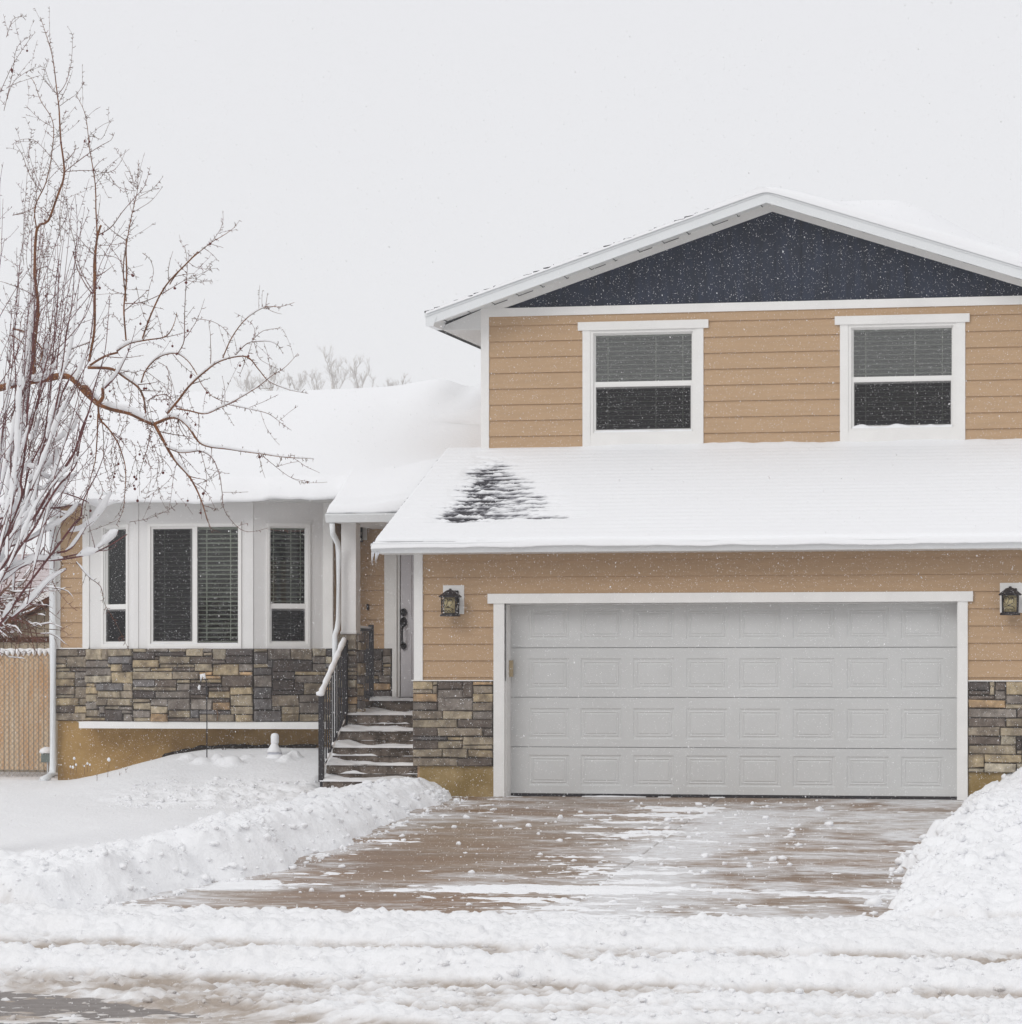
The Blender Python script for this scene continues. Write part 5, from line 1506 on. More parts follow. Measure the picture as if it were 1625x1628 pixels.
# ================================================================== TREES
def unit(v): return v / (np.linalg.norm(v) + 1e-9)
A_ = lambda p: (p[0] / 3.009, 400 + p[1] / 3.009)
B_ = lambda p: (p[0] / 3.25, p[1] / 3.25)
D_ = lambda p: (p[0] / 5.417, 560 + p[1] / 5.417)
TY = -5.0
tree = thing('crabapple_tree', 'bare orange barked crabapple tree with dried fruit and snow on its arching limbs', 'tree', (-3.35, TY, .3))
wood = Tubes(); twg = Tubes(); tsn = Tubes(); fruit_pts = []
def wander(P, amp, seed):
    n = len(P); t = np.arange(n) * .11
    return P + amp * np.stack([vn(t, t * 0 + seed, 1) - .5, vn(t, t * 0 + seed + 3.3, 2) - .5, vn(t, t * 0 + seed + 7.7, 3) - .5], 1) * 2
def spurs(P, R, tubes, dens, lmin, lmax, sub=True):
    d = np.linalg.norm(np.diff(P, axis=0), axis=1).sum()
    for _ in range(int(d * dens)):
        i = rng.integers(0, len(P) - 1); f = rng.random()
        p = P[i] * (1 - f) + P[i + 1] * f; T = unit(P[i + 1] - P[i])
        v = rng.normal(0, 1, 3); v = unit(v - T * v.dot(T)); v = unit(v + T * rng.uniform(.1, .9))
        l = rng.uniform(lmin, lmax)
        v2 = unit(v + rng.normal(0, .45, 3))
        q = p + v * l * .55; e_ = q + v2 * l * .45
        tubes.add([p, q, e_], [.0034, .0028, .0018], 3)
        if sub and rng.random() < .45:
            tubes.add([q, q + unit(v + rng.normal(0, .9, 3)) * l * .4], [.0024, .0016], 3)
def snow_on(P, R, tubes, k=1.0, side=np.array([0, 0, 1.0]), steep=.8, cover=.85, seed=0, extra=.010):
    """snow lying along a limb in broken runs"""
    n = len(P); T = np.gradient(P, axis=0); T /= np.linalg.norm(T, axis=1, keepdims=True) + 1e-9
    s = np.arange(n) * .035
    cv = vn(s * 6, s * 0 + seed, 11)
    run = []
    for i in range(n):
        okk = abs(T[i, 2]) < steep and cv[i] < cover
        if okk: run.append(i)
        if (not okk or i == n - 1) and run:
            if len(run) > 3 and R[run].mean() > .0028:
                idx = np.array(run); taper = np.sin(np.linspace(.12, math.pi - .12, len(idx))) ** .45
                nz_ = .35 + .8 * vn(idx * .28, idx * 0 + seed, 12) + .6 * vn(idx * .9, idx * 0 + seed, 14)
                up = side[None, :] - T[idx] * (T[idx] @ side)[:, None]; up /= np.linalg.norm(up, axis=1, keepdims=True) + 1e-9
                rr = (R[idx] * .85 + extra * nz_) * taper * k
                tubes.add(P[idx] + up * (R[idx] * .75 + rr * .55)[:, None], np.maximum(rr, .002), 7)
            run = []
def side_twigs(P, R, depth, dens, lmin, lmax, upb, tubes, spur_d=22, lvl=0):
    d = np.linalg.norm(np.diff(P, axis=0), axis=1).sum()
    for _ in range(int(d * dens + rng.random())):
        i = int(rng.integers(int(len(P) * .1), len(P) - 1)); p = P[i]; T = unit(P[i + 1] - P[i])
        v = rng.normal(0, 1, 3) * np.array([1, .8, 1]); v = unit(v - T * v.dot(T))
        v = unit(v + T * rng.uniform(.3, 1.0) + np.array([0, 0, upb * rng.uniform(.2, 1)]))
        l = rng.uniform(lmin, lmax); n = max(4, int(l / .05)); Q = [p]; c = v.copy()
        crv = rng.normal(0, .10, 3) + np.array([0, 0, .05 * upb])
        for _k in range(n):
            c = unit(c + crv * .5 + rng.normal(0, .06, 3)); Q.append(Q[-1] + c * l / n)
        Q = np.array(Q); r0 = min(R[i] * .6, .0055); RR = np.linspace(r0, .0016, len(Q))
        tubes.add(Q, RR, 4); spurs(Q, RR, tubes, spur_d, .012, .04, sub=False)
        if lvl > 0 and rng.random() < .6: side_twigs(Q, RR, depth, 3.0, lmin * .4, lmax * .5, upb, tubes, spur_d, lvl - 1)
seedc = [0]
def limb(pts, r0, r1, Y0=TY, Y1=None, conv=A_, tw=3.4, tl=(.10, .45), upb=.5, sn=1.0, sp_=30, big=False):
    seedc[0] += 1; r0 *= .8; r1 = max(r1 * .85, .0014)
    Y1 = Y0 if Y1 is None else Y1
    n = len(pts)
    P = []
    for k, p in enumerate(pts):
        a = conv(p); P.append(UP(a[0], a[1], Y0 + (Y1 - Y0) * k / (n - 1)))
    P = np.array(P); R = np.linspace(r0, r1, n)
    P, R = resample(P, R, .035)
    P = wander(P, .012, seedc[0])
    (wood if r0 > .006 else twg).add(P, R, 8 if r0 > .015 else 5)
    spurs(P, R, twg, sp_, .012, .05)
    side_twigs(P, R, 0, tw, tl[0], tl[1], upb, twg)
    if sn: snow_on(P, R, tsn, sn, steep=.78, cover=.62 + .25 * min(1, r0 / .02), seed=seedc[0], extra=.006)
    for _ in range(int(len(P) * .035 * 1.1 + rng.random() * .9)):
        i = int(rng.integers(0, len(P))); fruit_pts.append(P[i] + np.array([rng.normal(0, .02), rng.normal(0, .02), -rng.uniform(.02, .06)]))
    return P, R
# trunk just outside the frame on the left
trunk_top = UP(-70, 660, TY)
Pt, Rt = resample([(-3.35, TY, .2), (-3.3, TY, 1.2), (-3.22, TY + .05, 2.4), trunk_top, trunk_top + np.array([-.15, .2, 1.2]), trunk_top + np.array([-.1, .3, 2.6])], [.17, .13, .115, .10, .06, .02], .06)
tk = Tubes(); tk.add(wander(Pt, .03, 90), Rt, 12); tk.build('trunk', M_BARK, tree)
limb([(-210, 780), (-100, 690), (51, 640), (200, 612), (330, 600), (420, 680), (480, 730)], .050, .034, tw=3, tl=(.1, .4))
limb([(480, 730), (540, 752), (620, 770), (690, 805), (735, 826)], .030, .022, TY, TY - .3, sn=1.3)
limb([(735, 826), (800, 800), (850, 800), (900, 840), (950, 910), (1000, 935), (1100, 945), (1220, 965), (1380, 990), (1500, 995)], .019, .003, TY - .3, TY - .8, sn=1.3)
limb([(735, 826), (790, 910), (850, 1010), (910, 1090), (955, 1180), (985, 1270), (1015, 1345)], .020, .0025, TY - .3, TY - .6, tw=5, tl=(.1, .4), upb=-.5)
limb([(800, 780), (850, 720), (900, 650), (980, 575), (1060, 520), (1180, 500), (1240, 560), (1290, 620), (1380, 660), (1470, 680)], .016, .002, TY - .3, TY - .1, sn=.9)
limb([(1060, 520), (1110, 410), (1180, 320), (1270, 265), (1340, 262), (1405, 240)], .008, .002, TY - .2)
limb([(1270, 265), (1275, 230), (1280, 195)], .004, .002, TY - .2)
limb([(1265, 265), (1310, 290), (1350, 302)], .003, .0015, TY - .2)
limb([(1120, 500), (1180, 440), (1240, 430), (1290, 430), (1330, 450), (1352, 490)], .006, .002, TY - .1)
limb([(1210, 425), (1260, 380), (1350, 360)], .004, .002, TY - .1)
limb([(1190, 500), (1215, 430), (1240, 500), (1280, 530), (1340, 560)], .003, .0015, TY)
limb([(840, 750), (900, 760), (980, 775), (1050, 750), (1120, 720), (1210, 660), (1290, 600), (1370, 550), (1425, 485)], .010, .002, TY - .3, TY - .9)
limb([(1100, 735), (1200, 755), (1280, 775), (1340, 820), (1388, 855)], .005, .0015, TY - .6)
limb([(1060, 750), (1090, 790), (1118, 832)], .003, .0015, TY - .6)
limb([(415, 550), (480, 552), (540, 560), (600, 600), (660, 645), (690, 700), (700, 775)], .020, .010, TY + .2)
limb([(675, 625), (700, 560), (760, 500), (840, 485), (900, 520), (940, 580), (960, 630), (1000, 680), (1060, 710), (1130, 715)], .010, .002, TY + .2, TY)
limb([(845, 488), (880, 420), (885, 300), (885, 170), (895, 50), (885, -30)], .007, .002, TY + .1)
limb([(885, 415), (930, 350), (960, 290), (982, 225)], .004, .0015, TY + .1)
limb([(915, 322), (1000, 328), (1060, 355), (1110, 410)], .0035, .002, TY)
limb([(430, 525), (445, 400), (450, 300), (452, 200), (458, 80), (463, -20), (470, -95), (480, -130)], .017, .013, TY - .1, tw=2, sn=0)
limb([(488, 1500), (490, 1350), (505, 1220), (495, 1050), (480, 900), (460, 760), (440, 600), (393, 490)], .013, .002, TY - .1, conv=B_, tw=2.6, tl=(.15, .5), sn=0)
limb([(170, 1760), (190, 1600), (178, 1400), (185, 1180), (245, 1140), (295, 1010), (325, 890), (310, 700), (308, 560), (300, 490), (275, 300), (240, 180), (208, 85)], .021, .002, TY, TY + .3, conv=B_, sn=.5, tw=2.6, tl=(.15, .55))
limb([(185, 290), (176, 330), (172, 420), (160, 560), (150, 630)], .022, .022, TY, sn=0)
limb([(300, 490), (340, 430), (370, 320), (380, 180)], .005, .0015, TY, conv=B_, sn=0)
limb([(312, 550), (350, 520), (400, 480), (432, 418)], .004, .0015, TY, conv=B_, sn=0)
limb([(300, 495), (240, 430), (190, 365)], .004, .0015, TY, conv=B_, sn=0)
limb([(302, 500), (255, 420), (222, 320)], .003, .0015, TY, conv=B_, sn=0)
limb([(185, 1180), (180, 1070), (240, 940), (270, 800), (268, 640), (210, 520), (175, 420), (145, 385)], .009, .002, TY, conv=B_, sn=0)
limb([(268, 650), (200, 610), (125, 538)], .003, .0015, TY, conv=B_, sn=0)
limb([(215, 1000), (150, 900), (110, 790), (80, 740)], .005, .0015, TY, conv=B_, sn=0)
limb([(60, 1110), (140, 1090), (200, 1070), (245, 1100), (300, 1150), (350, 1210)], .005, .0015, TY, conv=B_, sn=0)
limb([(325, 890), (390, 840), (460, 790), (530, 745), (575, 720), (592, 680)], .006, .002, TY, conv=B_, sn=0)
limb([(325, 890), (400, 880), (480, 878), (560, 888), (610, 860), (648, 790)], .005, .0015, TY, conv=B_, sn=0)
limb([(325, 890), (270, 810), (190, 725), (110, 720), (55, 750)], .004, .0015, TY, conv=B_, sn=0)
limb([(460, 760), (470, 690), (520, 720), (560, 640), (582, 610)], .004, .0015, TY, conv=B_, sn=0)
limb([(562, 890), (600, 950), (637, 998)], .003, .0015, TY, conv=B_, sn=0)
limb([(600, 435), (598, 300), (603, 150), (600, 0), (605, -60)], .011, .009, TY + .1, sn=0)
limb([(650, 1560), (645, 1350), (670, 1150), (690, 1040), (705, 970), (720, 830)], .009, .002, TY + .1, conv=B_, sn=0)
limb([(510, 1215), (580, 1170), (640, 1090), (700, 1020), (750, 960), (780, 860)], .007, .002, TY, conv=B_, sn=0)
for q in ([(705, 970), (660, 930), (638, 885)], [(705, 970), (670, 880), (630, 810), (592, 755)], [(710, 960), (730, 900), (735, 880)], [(715, 1015), (790, 970), (838, 912)], [(690, 1050), (720, 1020), (787, 1018)], [(700, 985), (620, 970), (545, 915)]):
    limb(q, .003, .0015, TY, conv=B_, sn=0)
limb([(685, 420), (720, 310), (770, 200), (820, 130), (890, 60), (950, 0)], .011, .008, TY, sn=0)
limb([(875, 1470), (900, 1430), (970, 1350), (1080, 1260), (1150, 1220), (1205, 1180), (1238, 1138)], .008, .0015, TY, conv=B_, sn=0)
limb([(1085, 1255), (1130, 1190), (1148, 1130), (1143, 1085)], .003, .0015, TY, conv=B_, sn=0)
limb([(1040, 1275), (1090, 1310), (1130, 1350)], .003, .0015, TY, conv=B_, sn=0)
limb([(965, 1355), (1010, 1385), (1060, 1390), (1122, 1383)], .003, .0015, TY, conv=B_, sn=0)
limb([(560, 480), (620, 440), (700, 420), (790, 405), (830, 360), (850, 300)], .013, .003, TY - .1, sn=1.6)
limb([(425, 550), (500, 500), (560, 480)], .014, .013, TY - .1, sn=1.5)
limb([(650, 1565), (730, 1560), (820, 1520), (890, 1480), (960, 1440), (1020, 1410)], .006, .002, TY, conv=B_, sn=0)
limb([(960, 1450), (1020, 1460), (1092, 1453)], .003, .0015, TY, conv=B_, sn=0)
limb([(640, 1520), (570, 1500), (520, 1460)], .003, .0015, TY, conv=B_, sn=0)
limb([(500, 1260), (560, 1265), (650, 1260), (680, 1245)], .0035, .002, TY, conv=B_, sn=0)
limb([(500, 1320), (580, 1325), (650, 1370), (700, 1430)], .0035, .002, TY, conv=B_, sn=0)
limb([(395, 1260), (440, 1270), (500, 1290)], .0035, .002, TY, conv=B_, sn=0)
limb([(480, 1500), (430, 1420), (395, 1340), (385, 1240), (350, 1060), (340, 1010)], .006, .002, TY, conv=B_, sn=0)
limb([(350, 0), (370, 70), (400, 130), (440, 190)], .006, .006, TY, sn=0)
limb([(650, 175), (670, 250), (700, 330), (720, 340)], .0035, .0015, TY)
limb([(685, 10), (720, 40), (735, 100), (715, 170), (700, 260)], .004, .0015, TY)
limb([(465, 730), (475, 800), (520, 850), (560, 910), (580, 960), (600, 1050), (600, 1180), (590, 1250), (560, 1310)], .013, .002, TY - .3, tw=5, tl=(.1, .35), upb=-.5)
limb([(470, 780), (468, 900), (460, 1000), (440, 1080), (420, 1180), (400, 1280)], .010, .002, TY - .2, tw=5, tl=(.1, .35), upb=-.5)
limb([(480, 800), (495, 900), (500, 1000), (520, 1080), (535, 1150)], .006, .002, TY, tw=5, upb=-.5)
limb([(950, 950), (1010, 980), (1050, 1060), (1065, 1150), (1080, 1240), (1150, 1325), (1215, 1340), (1285, 1320)], .006, .0015, TY - .5)
limb([(800, 935), (870, 960), (950, 950)], .010, .007, TY - .4, sn=1.3)
limb([(960, 950), (980, 1030), (985, 1100), (965, 1180)], .004, .002, TY - .5)
limb([(1240, 970), (1255, 1040), (1270, 1085)], .003, .0015, TY - .7)
limb([(1250, 975), (1310, 1020), (1400, 1080), (1480, 1100)], .004, .0015, TY - .7)
limb([(700, 715), (740, 690), (800, 685), (830, 720), (880, 760)], .007, .003, TY)
limb([(715, 840), (710, 920), (690, 1000), (670, 1080), (665, 1170)], .005, .0015, TY - .3, tw=5, upb=-.5)
limb([(620, 1290), (700, 1280), (750, 1265), (810, 1240), (855, 1205)], .003, .0015, TY)
limb([(910, 1090), (960, 1120), (1000, 1160), (1040, 1240)], .004, .0015, TY - .5)
limb([(800, 930), (760, 920), (720, 940), (690, 1010)], .003, .0015, TY - .4)
limb([(850, 1000), (830, 1080), (815, 1180), (800, 1260)], .003, .0015, TY - .4)
limb([(560, 560), (640, 575), (690, 570), (760, 620), (830, 700)], .004, .002, TY + .2)
limb([(590, 360), (540, 300), (480, 330)], .003, .0015, TY)
limb([(430, 430), (360, 460), (300, 490), (200, 540)], .007, .004, TY)
limb([(60, 370), (120, 385), (170, 430), (200, 480), (180, 560)], .014, .006, TY)
limb([(50, 400), (100, 430), (150, 480)], .010, .006, TY)
limb([(430, 690), (410, 650), (385, 655)], .030, .024, TY - .1, tw=6, tl=(.05, .2))
limb([(460, 735), (490, 700), (488, 655)], .028, .016, TY - .15, tw=6, tl=(.05, .2), sn=1.8)
limb([(200, 1420), (300, 1490), (250, 1560), (290, 1640), (330, 1690), (370, 1720)], .006, .002, TY - .3, tw=6, tl=(.05, .25))
limb([(360, 1480), (420, 1550), (480, 1600), (500, 1680), (560, 1780), (610, 1900)], .006, .0015, TY - .3, tw=4, tl=(.05, .2))
for k in range(70):      # hanging twig curtains in the inner crown
    x0_ = rng.uniform(60, 900); y0_ = rng.uniform(520, 1050)
    limb([(x0_, y0_), (x0_ + rng.normal(10, 25), y0_ + rng.uniform(40, 110)), (x0_ + rng.normal(20, 50), y0_ + rng.uniform(120, 260))], .0036, .0016, TY + rng.normal(0, .6), tw=1.8, tl=(.05, .3), upb=-.3)
for k in range(16):      # fine upright sprouts at the crown's left side
    x0_ = rng.uniform(17, 110); y0_ = rng.uniform(330, 620)
    limb([(x0_, y0_), (x0_ + rng.normal(3, 6), y0_ - rng.uniform(30, 70)), (x0_ + rng.normal(14, 26), y0_ - rng.uniform(90, 230))], .0035, .0014, TY + rng.normal(0, .7), conv=lambda p: p, tw=3.0, tl=(.08, .3), sn=0)
for q in ([(5, 175), (18, 120), (28, 75), (52, 55)], [(0, 150), (20, 100), (45, 65), (56, 52)], [(10, 160), (22, 128), (55, 105)], [(8, 60), (20, 30), (42, 25)], [(10, 140), (30, 130), (65, 118)]):
    limb(q, .004, .0014, TY + .3, conv=lambda p: p, sn=0)
wood.build('branches', M_BARK, tree)
twg.build('twigs', M_TWIG, tree)
tsn.build('snow', M_SNOW, tree)
FR = [UP(*A_(p), TY - .35) for p in ((635, 115), (890, 148), (835, 175), (898, 378), (845, 490), (825, 452), (1150, 463), (1188, 500), (1148, 545), (525, 668), (912, 600), (915, 592), (990, 675), (935, 828), (897, 776), (843, 740), (803, 730),
      (672, 345), (615, 470), (797, 822), (436, 968), (208, 1010), (545, 1078), (550, 1062), (643, 1078), (652, 1088), (668, 970), (686, 990), (567, 1016), (578, 897), (780, 1058), (640, 1120), (645, 1135), (658, 1192), (433, 1240), (408, 1298), (898, 1192), (972, 1158), (960, 1250), (1242, 982), (433, 788), (172, 738), (274, 262), (220, 212), (440, 198), (700, 655), (690, 655), (845, 950), (955, 955))]
FR += [UP(*B_(p), TY - .1) for p in ((140, 262), (60, 360), (62, 370), (462, 732), (440, 728), (485, 878), (315, 736), (530, 1210), (232, 1138), (690, 1425), (682, 1420), (905, 1490), (962, 1460), (1085, 1260), (515, 1488), (500, 1488))]
fm = None
for p in FR[:96]:
    r = random.uniform(.0095, .0135)
    if fm is None:
        m = MB(0, 0, 0); m.lathe(0, 0, [(.0008, -.0125), (.007, -.0105), (.0115, -.004), (.012, .002), (.009, .0085), (.003, .0115), (.0008, .0105)], 8)
        m.tube([(0, 0, .01), (.002, 0, .022), (.001, 0, .04)], .0012, 4)
        fo = m.build('fruit', M_FRUIT, None, smooth=True); fo.parent = tree; fm = fo
    else:
        fo = fm.copy(); C.objects.link(fo); fo.parent = tree
    fo.location = tuple(p - np.array(tree.location)); s = r / .0115; fo.scale = (s, s, s)

# ---- snow plastered shrub with upright maroon stems, nearer than the tree
KY = -6.6
shrub = thing('multistem_shrub', 'tall shrub of upright maroon stems plastered with snow at the left edge', 'shrub', (UX(-190, KY), KY, .2))
sw = Tubes(); st_ = Tubes(); ss = Tubes()
root_p = np.array([UX(-190, KY), KY, .2])
side = unit(np.array([-.75, .25, .75]))
def stem(pts, r0, r1, conv=D_, Y0=KY, Y1=None, root=True, snow_to=.75, k=1.0, extra=.019, tw=1.4, upb=1.0):
    seedc[0] += 1; Y1 = Y0 if Y1 is None else Y1; n = len(pts)
    P = [UP(*conv(p), Y0 + (Y1 - Y0) * i / (n - 1)) for i, p in enumerate(pts)]
    R = list(np.linspace(r0, r1, n))
    if root:
        j = np.array([rng.normal(0, .08), rng.normal(0, .08), 0]); mid_ = root_p + j + (P[0] - root_p - j) * .55 + np.array([-.12, 0, .10])
        P = [root_p + j, mid_] + P; R = [r0 * 1.5, r0 * 1.2] + R
    P, R = resample(P, R, .035); P = wander(P, .010, seedc[0])
    sw.add(P, R, 5); spurs(P, R, st_, 12, .01, .04)
    side_twigs(P, R, 0, tw * 2.0, .12, .45, upb, st_, 14)
    m_ = int(len(P) * snow_to)
    if snow_to > 0: snow_on(P[:m_], R[:m_], ss, k, side=side, steep=1.1, cover=.80, seed=seedc[0], extra=extra)
    return P
S = [
    [(110, 1500), (200, 1350), (270, 1150), (330, 950), (380, 780), (440, 600), (500, 350), (530, 150), (560, -20), (600, -300), (640, -700), (655, -1100), (640, -1350)],
    [(130, 1400), (170, 1100), (215, 830), (240, 500), (265, 200), (290, -20), (300, -400), (330, -800), (350, -1250)],
    [(100, 1450), (250, 1000), (380, 720), (420, 400), (440, 100), (470, -200), (480, -600), (540, -1000)],
    [(370, 1300), (520, 1050), (640, 850), (700, 650), (760, 500), (800, 330), (860, 170), (910, 0), (935, -250), (940, -500)],
    [(400, 1320), (580, 1060), (660, 940), (710, 700), (775, 480), (800, 300)],
    [(570, 1570), (690, 1430), (720, 1270), (830, 1050), (900, 880), (940, 740)],
    [(100, 1300), (140, 1000), (150, 700), (160, 400), (200, 100), (230, -200), (250, -600)],
    [(60, 1500), (90, 1100), (100, 800), (130, 300), (120, -100), (160, -500), (150, -900)],
    [(300, 1000), (400, 800), (470, 640), (620, 400), (700, 200), (780, 60), (830, -80)],
    [(380, 780), (480, 560), (560, 300), (680, 120), (760, 20), (900, -140)],
    [(240, 700), (330, 400), (400, 100), (420, -100), (470, -450), (520, -800)],
    [(900, 310), (1000, 200), (1060, 90), (1110, -20), (1180, -230)],
]
for i, q in enumerate(S):
    stem(q, .013 if len(q) > 8 else .010, .0016, Y0=KY + rng.normal(0, .25), root=(q[0][1] > 1250 and i < 9), snow_to=.62, extra=.015 + .007 * rng.random())
for q in ([(390, 800), (530, 740), (640, 640), (680, 520)], [(320, 1040), (450, 1100), (560, 1110), (660, 1050)], [(270, 1180), (380, 1180), (460, 1120), (560, 980)],
          [(230, 1330), (400, 1300), (500, 1200), (650, 1050)], [(150, 560), (220, 580), (300, 500)], [(600, 1550), (750, 1500), (880, 1340), (955, 1205)],
          [(240, 990), (340, 1000), (440, 960), (520, 820)], [(500, 1190), (680, 1250), (800, 1300), (900, 1320), (1010, 1280)], [(370, 850), (420, 830), (560, 700)],
          [(200, 1560), (330, 1440), (460, 1400), (640, 1390)], [(270, 250), (390, 210), (500, 90)], [(90, 300), (200, 250), (270, 240), (400, 180)]):
    stem(q, .007, .003, Y0=KY + rng.normal(0, .2), root=False, snow_to=1.0, extra=.026, tw=1.0)
idp = lambda p: p
for q, e_ in (([(-60, 915), (17, 901), (60, 892), (110, 884), (150, 872), (174, 856), (188, 843)], .030), ([(50, 893), (95, 890), (140, 882), (170, 870), (203, 849)], .024), ([(-30, 880), (17, 868), (60, 852), (100, 828), (125, 800)], .026),
              ([(0, 826), (40, 812), (90, 806), (130, 800)], .020), ([(20, 985), (45, 960), (75, 925), (105, 905)], .018), ([(90, 880), (112, 872), (135, 838)], .018), ([(0, 930), (30, 905), (58, 890), (70, 870)], .022)):
    stem(q, .011, .005, conv=idp, Y0=KY - .1, root=False, snow_to=1.0, extra=e_, tw=1.5)
for k in range(26):
    x0_ = rng.uniform(-15, 60); y0_ = rng.uniform(760, 960); x1_ = x0_ + rng.uniform(15, 120); y1_ = rng.uniform(330, 680)
    stem([(x0_, y0_), (x0_ + (x1_ - x0_) * rng.uniform(.25, .5), y0_ + (y1_ - y0_) * .33), (x0_ + (x1_ - x0_) * rng.uniform(.6, .95), y0_ + (y1_ - y0_) * .7), (x1_, y1_)], .006, .0015, conv=idp, Y0=KY + rng.normal(0, .4), root=False, snow_to=rng.uniform(.3, .8), extra=.012 + .010 * rng.random(), tw=1.2)
for k in range(38):      # bare sprouts without snow among the plastered ones
    x0_ = rng.uniform(-40, 90); y0_ = rng.uniform(560, 930); x1_ = x0_ + rng.uniform(5, 135); y1_ = y0_ - rng.uniform(150, 330)
    stem([(x0_, y0_), (x0_ + (x1_ - x0_) * rng.uniform(.1, .5), y0_ + (y1_ - y0_) * .33), (x0_ + (x1_ - x0_) * rng.uniform(.5, .9), y0_ + (y1_ - y0_) * .7), (x1_, y1_)], .0048, .0015, conv=idp, Y0=KY + rng.normal(0, .5), root=False, snow_to=0, tw=.8)
sw.build('stems', M_RTWIG, shrub); st_.build('twigs', M_RTWIG, shrub); ss.build('snow', M_SNOW, shrub)

# ---- tangled bush low at the left, behind the shrub
HYY = -1.0
bush = thing('tangled_bush', 'dense tangle of brown twigs under snow, low at the left in front of the fence', 'bush', (UX(10, HYY), HYY, .5))
bw = Tubes(); bs = Tubes()
for k in range(120):
    a = rng.uniform(0, 2 * math.pi); p0 = UP(rng.uniform(-70, 30), rng.uniform(930, 1010), HYY) + np.array([0, rng.normal(0, .3), 0])
    v = unit(np.array([rng.normal(.7, .8), rng.normal(0, .5), rng.normal(.25, .75)])); Q = [p0]
    l = rng.uniform(.25, .85)
    for _k in range(9): v = unit(v + rng.normal(0, .22, 3) + np.array([0, 0, -.05])); Q.append(Q[-1] + v * l / 9)
    Q = np.array(Q)
    if Q[-1][0] > UX(118, HYY): continue
    R = np.linspace(.009, .002, len(Q)); bw.add(Q, R, 4); side_twigs(Q, R, 0, 6, .05, .2, .2, bw, 16)
    snow_on(*resample(Q, R, .03), bs, 1.0, steep=.75, cover=.5, seed=k, extra=.005)
P_, R_ = resample([UP(-60, 1180, HYY), UP(-50, 1080, HYY), UP(-20, 980, HYY)], [.05, .04, .03], .08)
bw.add(P_, R_, 8)
bw.build('twigs', M_TWIG, bush); bs.build('snow', M_SNOW, bush)

# ---- distant trees, made faint by haze painted into their bark
def far_tree(px, py_top, Y, spread, seed, label):
    global rng
    r = np.random.default_rng(seed)
    x, zt = U(px, py_top, Y)
    base = np.array([x, Y, .3]); H = zt - .3
    t = thing('distant_tree', label, 'tree', tuple(base), 'faint bare trees beyond the roof')
    tr = Tubes(); cr = Tubes()
    pm = F_PX / (Y - CY); ch = (640 - py_top) / pm; z0_ = H - ch
    Q = [base + np.array([r.normal(0, .03) * k, 0, (z0_ + ch * .35) * k / 6]) for k in range(7)]
    tr.add(Q, np.linspace(.20, .07, 7), 6); tr.build('trunk', M_FTREE, t)
    def br(p, v, l, rad, d):
        n = 5; P = [p]
        for _ in range(n):
            v = unit(v + r.normal(0, .14, 3) + np.array([0, 0, .10])); P.append(P[-1] + v * l / n)
        cr.add(P, np.linspace(rad, rad * .55, n + 1), 3)
        if d >= 3: return
        for k in range(r.integers(3, 6)):
            i = int(r.integers(1, n + 1)); a = unit(np.array([r.normal(0, 1), r.normal(0, 1), r.uniform(-.1, .6)]))
            br(np.array(P[i]), unit(v * 1.0 + a * .8), l * r.uniform(.38, .6), rad * .6, d + 1)
    for k in range(7):
        a = r.uniform(0, 2 * math.pi); f = r.uniform(0, 1)
        p0 = base + np.array([0, 0, z0_ + ch * .35 * f])
        br(p0, unit(np.array([math.cos(a) * spread, math.sin(a) * spread, 1.0])), ch * r.uniform(.36, .52), .020, 0)
    br(Q[-1], np.array([0, 0, 1.0]), ch * .42, .04, 0)
    cr.build('crown', M_FTREE, t)
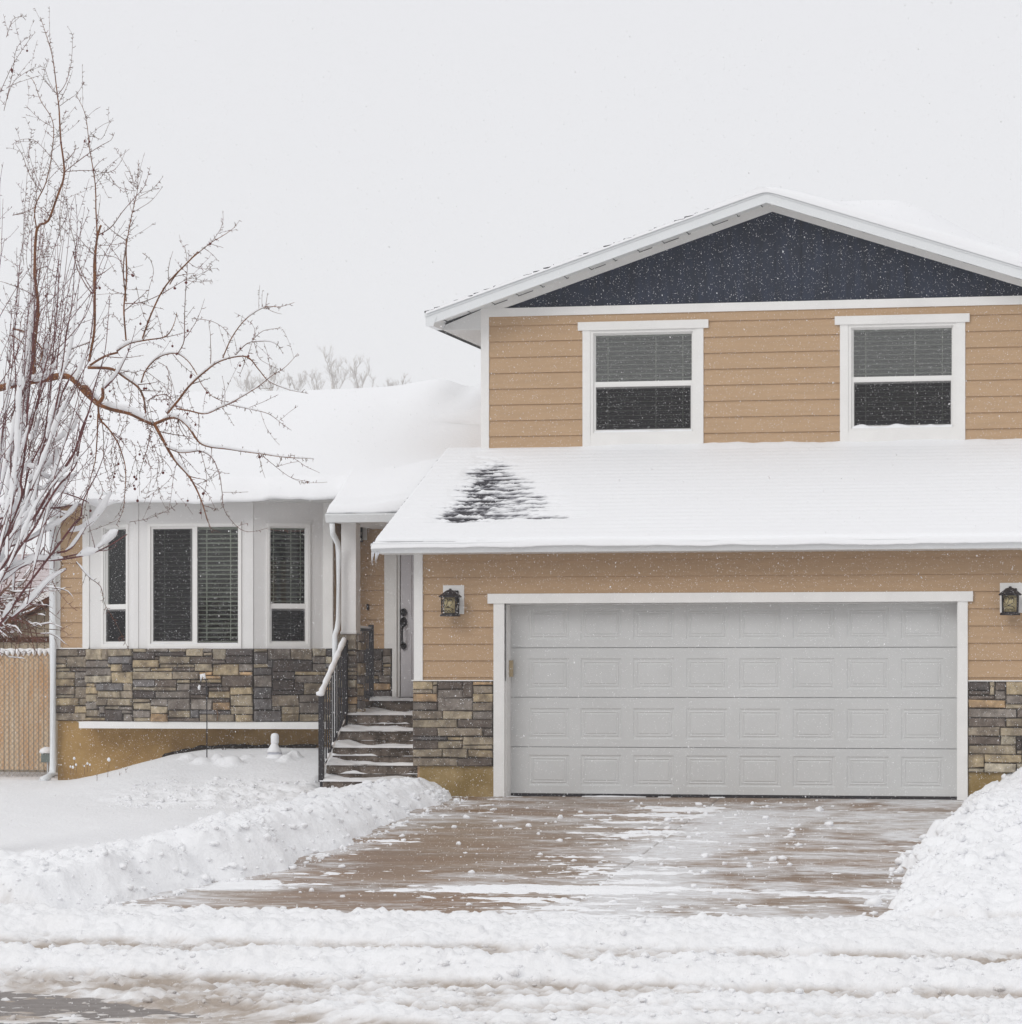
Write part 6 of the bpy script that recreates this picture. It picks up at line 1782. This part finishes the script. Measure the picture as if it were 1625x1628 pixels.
for px, py, sp_, sd, lb in ((395, 588, .55, 1, 'small faint bare tree left in the row above the left roof ridge'), (432, 578, .5, 2, 'faint bare tree behind the crabapple twig tips, above the roof'), (472, 590, .5, 3, 'faint narrow bare tree left of the tallest distant one'),
                        (532, 557, .5, 4, 'tallest and clearest faint bare tree beyond the left roof'), (572, 568, .5, 5, 'faint bare tree just right of the tallest distant tree'),
                        (505, 588, .5, 8, 'short faint bare tree beneath the tallest distant tree'), (634, 592, .45, 6, 'small faint bare tree nearest the upper storey'), (618, 603, .5, 7, 'lowest faint bare treetop peeking just over the ridge near the house')):
    far_tree(px, py, 110 + sd * 4, sp_ * 1.5, sd, lb)

# ================================================================== FALLING SNOW AND AIR
N = 400000
yv = CY + 4 + (rng.random(N) ** (1 / 1.7)) * 36.5
span = 1.25
ctr = CX - (yv - CY) * math.tan(PSI); hw_ = (yv - CY) * .17 * span + .8
X = ctr + rng.uniform(-1, 1, N) * hw_ + rng.normal(0, 1.0, N)
Z = rng.uniform(0.3, 9.3, N)
ok = ~((yv > -.7) & (X > -6) & (X < 8))      # nothing under the roofs or inside the house
P = np.stack([X, yv, Z], 1)[ok]
n = len(P)
s = .0007 + .0014 * rng.random(n) ** 2 * np.clip((P[:, 1] - CY) / 26, .35, 1.0)
tet = np.array([(1, 1, 1), (1, -1, -1), (-1, 1, -1), (-1, -1, 1)], float)
rot = rng.normal(0, .5, (n, 4, 3))
V = P[:, None, :] + (tet[None] + rot) * s[:, None, None] * np.array([.8, .8, 1.1])
F = (np.array([(0, 1, 2), (0, 3, 1), (0, 2, 3), (1, 3, 2)])[None] + (np.arange(n) * 4)[:, None, None]).reshape(-1, 3)
o = np_mesh('falling_snow', V.reshape(-1, 3), F, mat('snowflake', (.93, .93, .94), .9), None, False)
tag(o, kind='stuff', label='fine snowflakes falling through the air in front of the house', cat='snowfall')

HAZE = 0.0011
m = MB(); m.box(-230, 230, -60, 260, -1.2, 36)
o = m.build('haze', bpy.data.materials.new('haze_air')); tag(o, kind='stuff', label='thin pale winter haze filling the air', cat='haze')
hm = o.data.materials[0]; hm.use_nodes = True; hn = hm.node_tree; hn.nodes.clear()
pv = hn.nodes.new('ShaderNodeVolumePrincipled'); pv.inputs['Color'].default_value = (.93, .94, .97, 1); pv.inputs['Density'].default_value = HAZE
ho = hn.nodes.new('ShaderNodeOutputMaterial'); hn.links.new(pv.outputs[0], ho.inputs['Volume'])
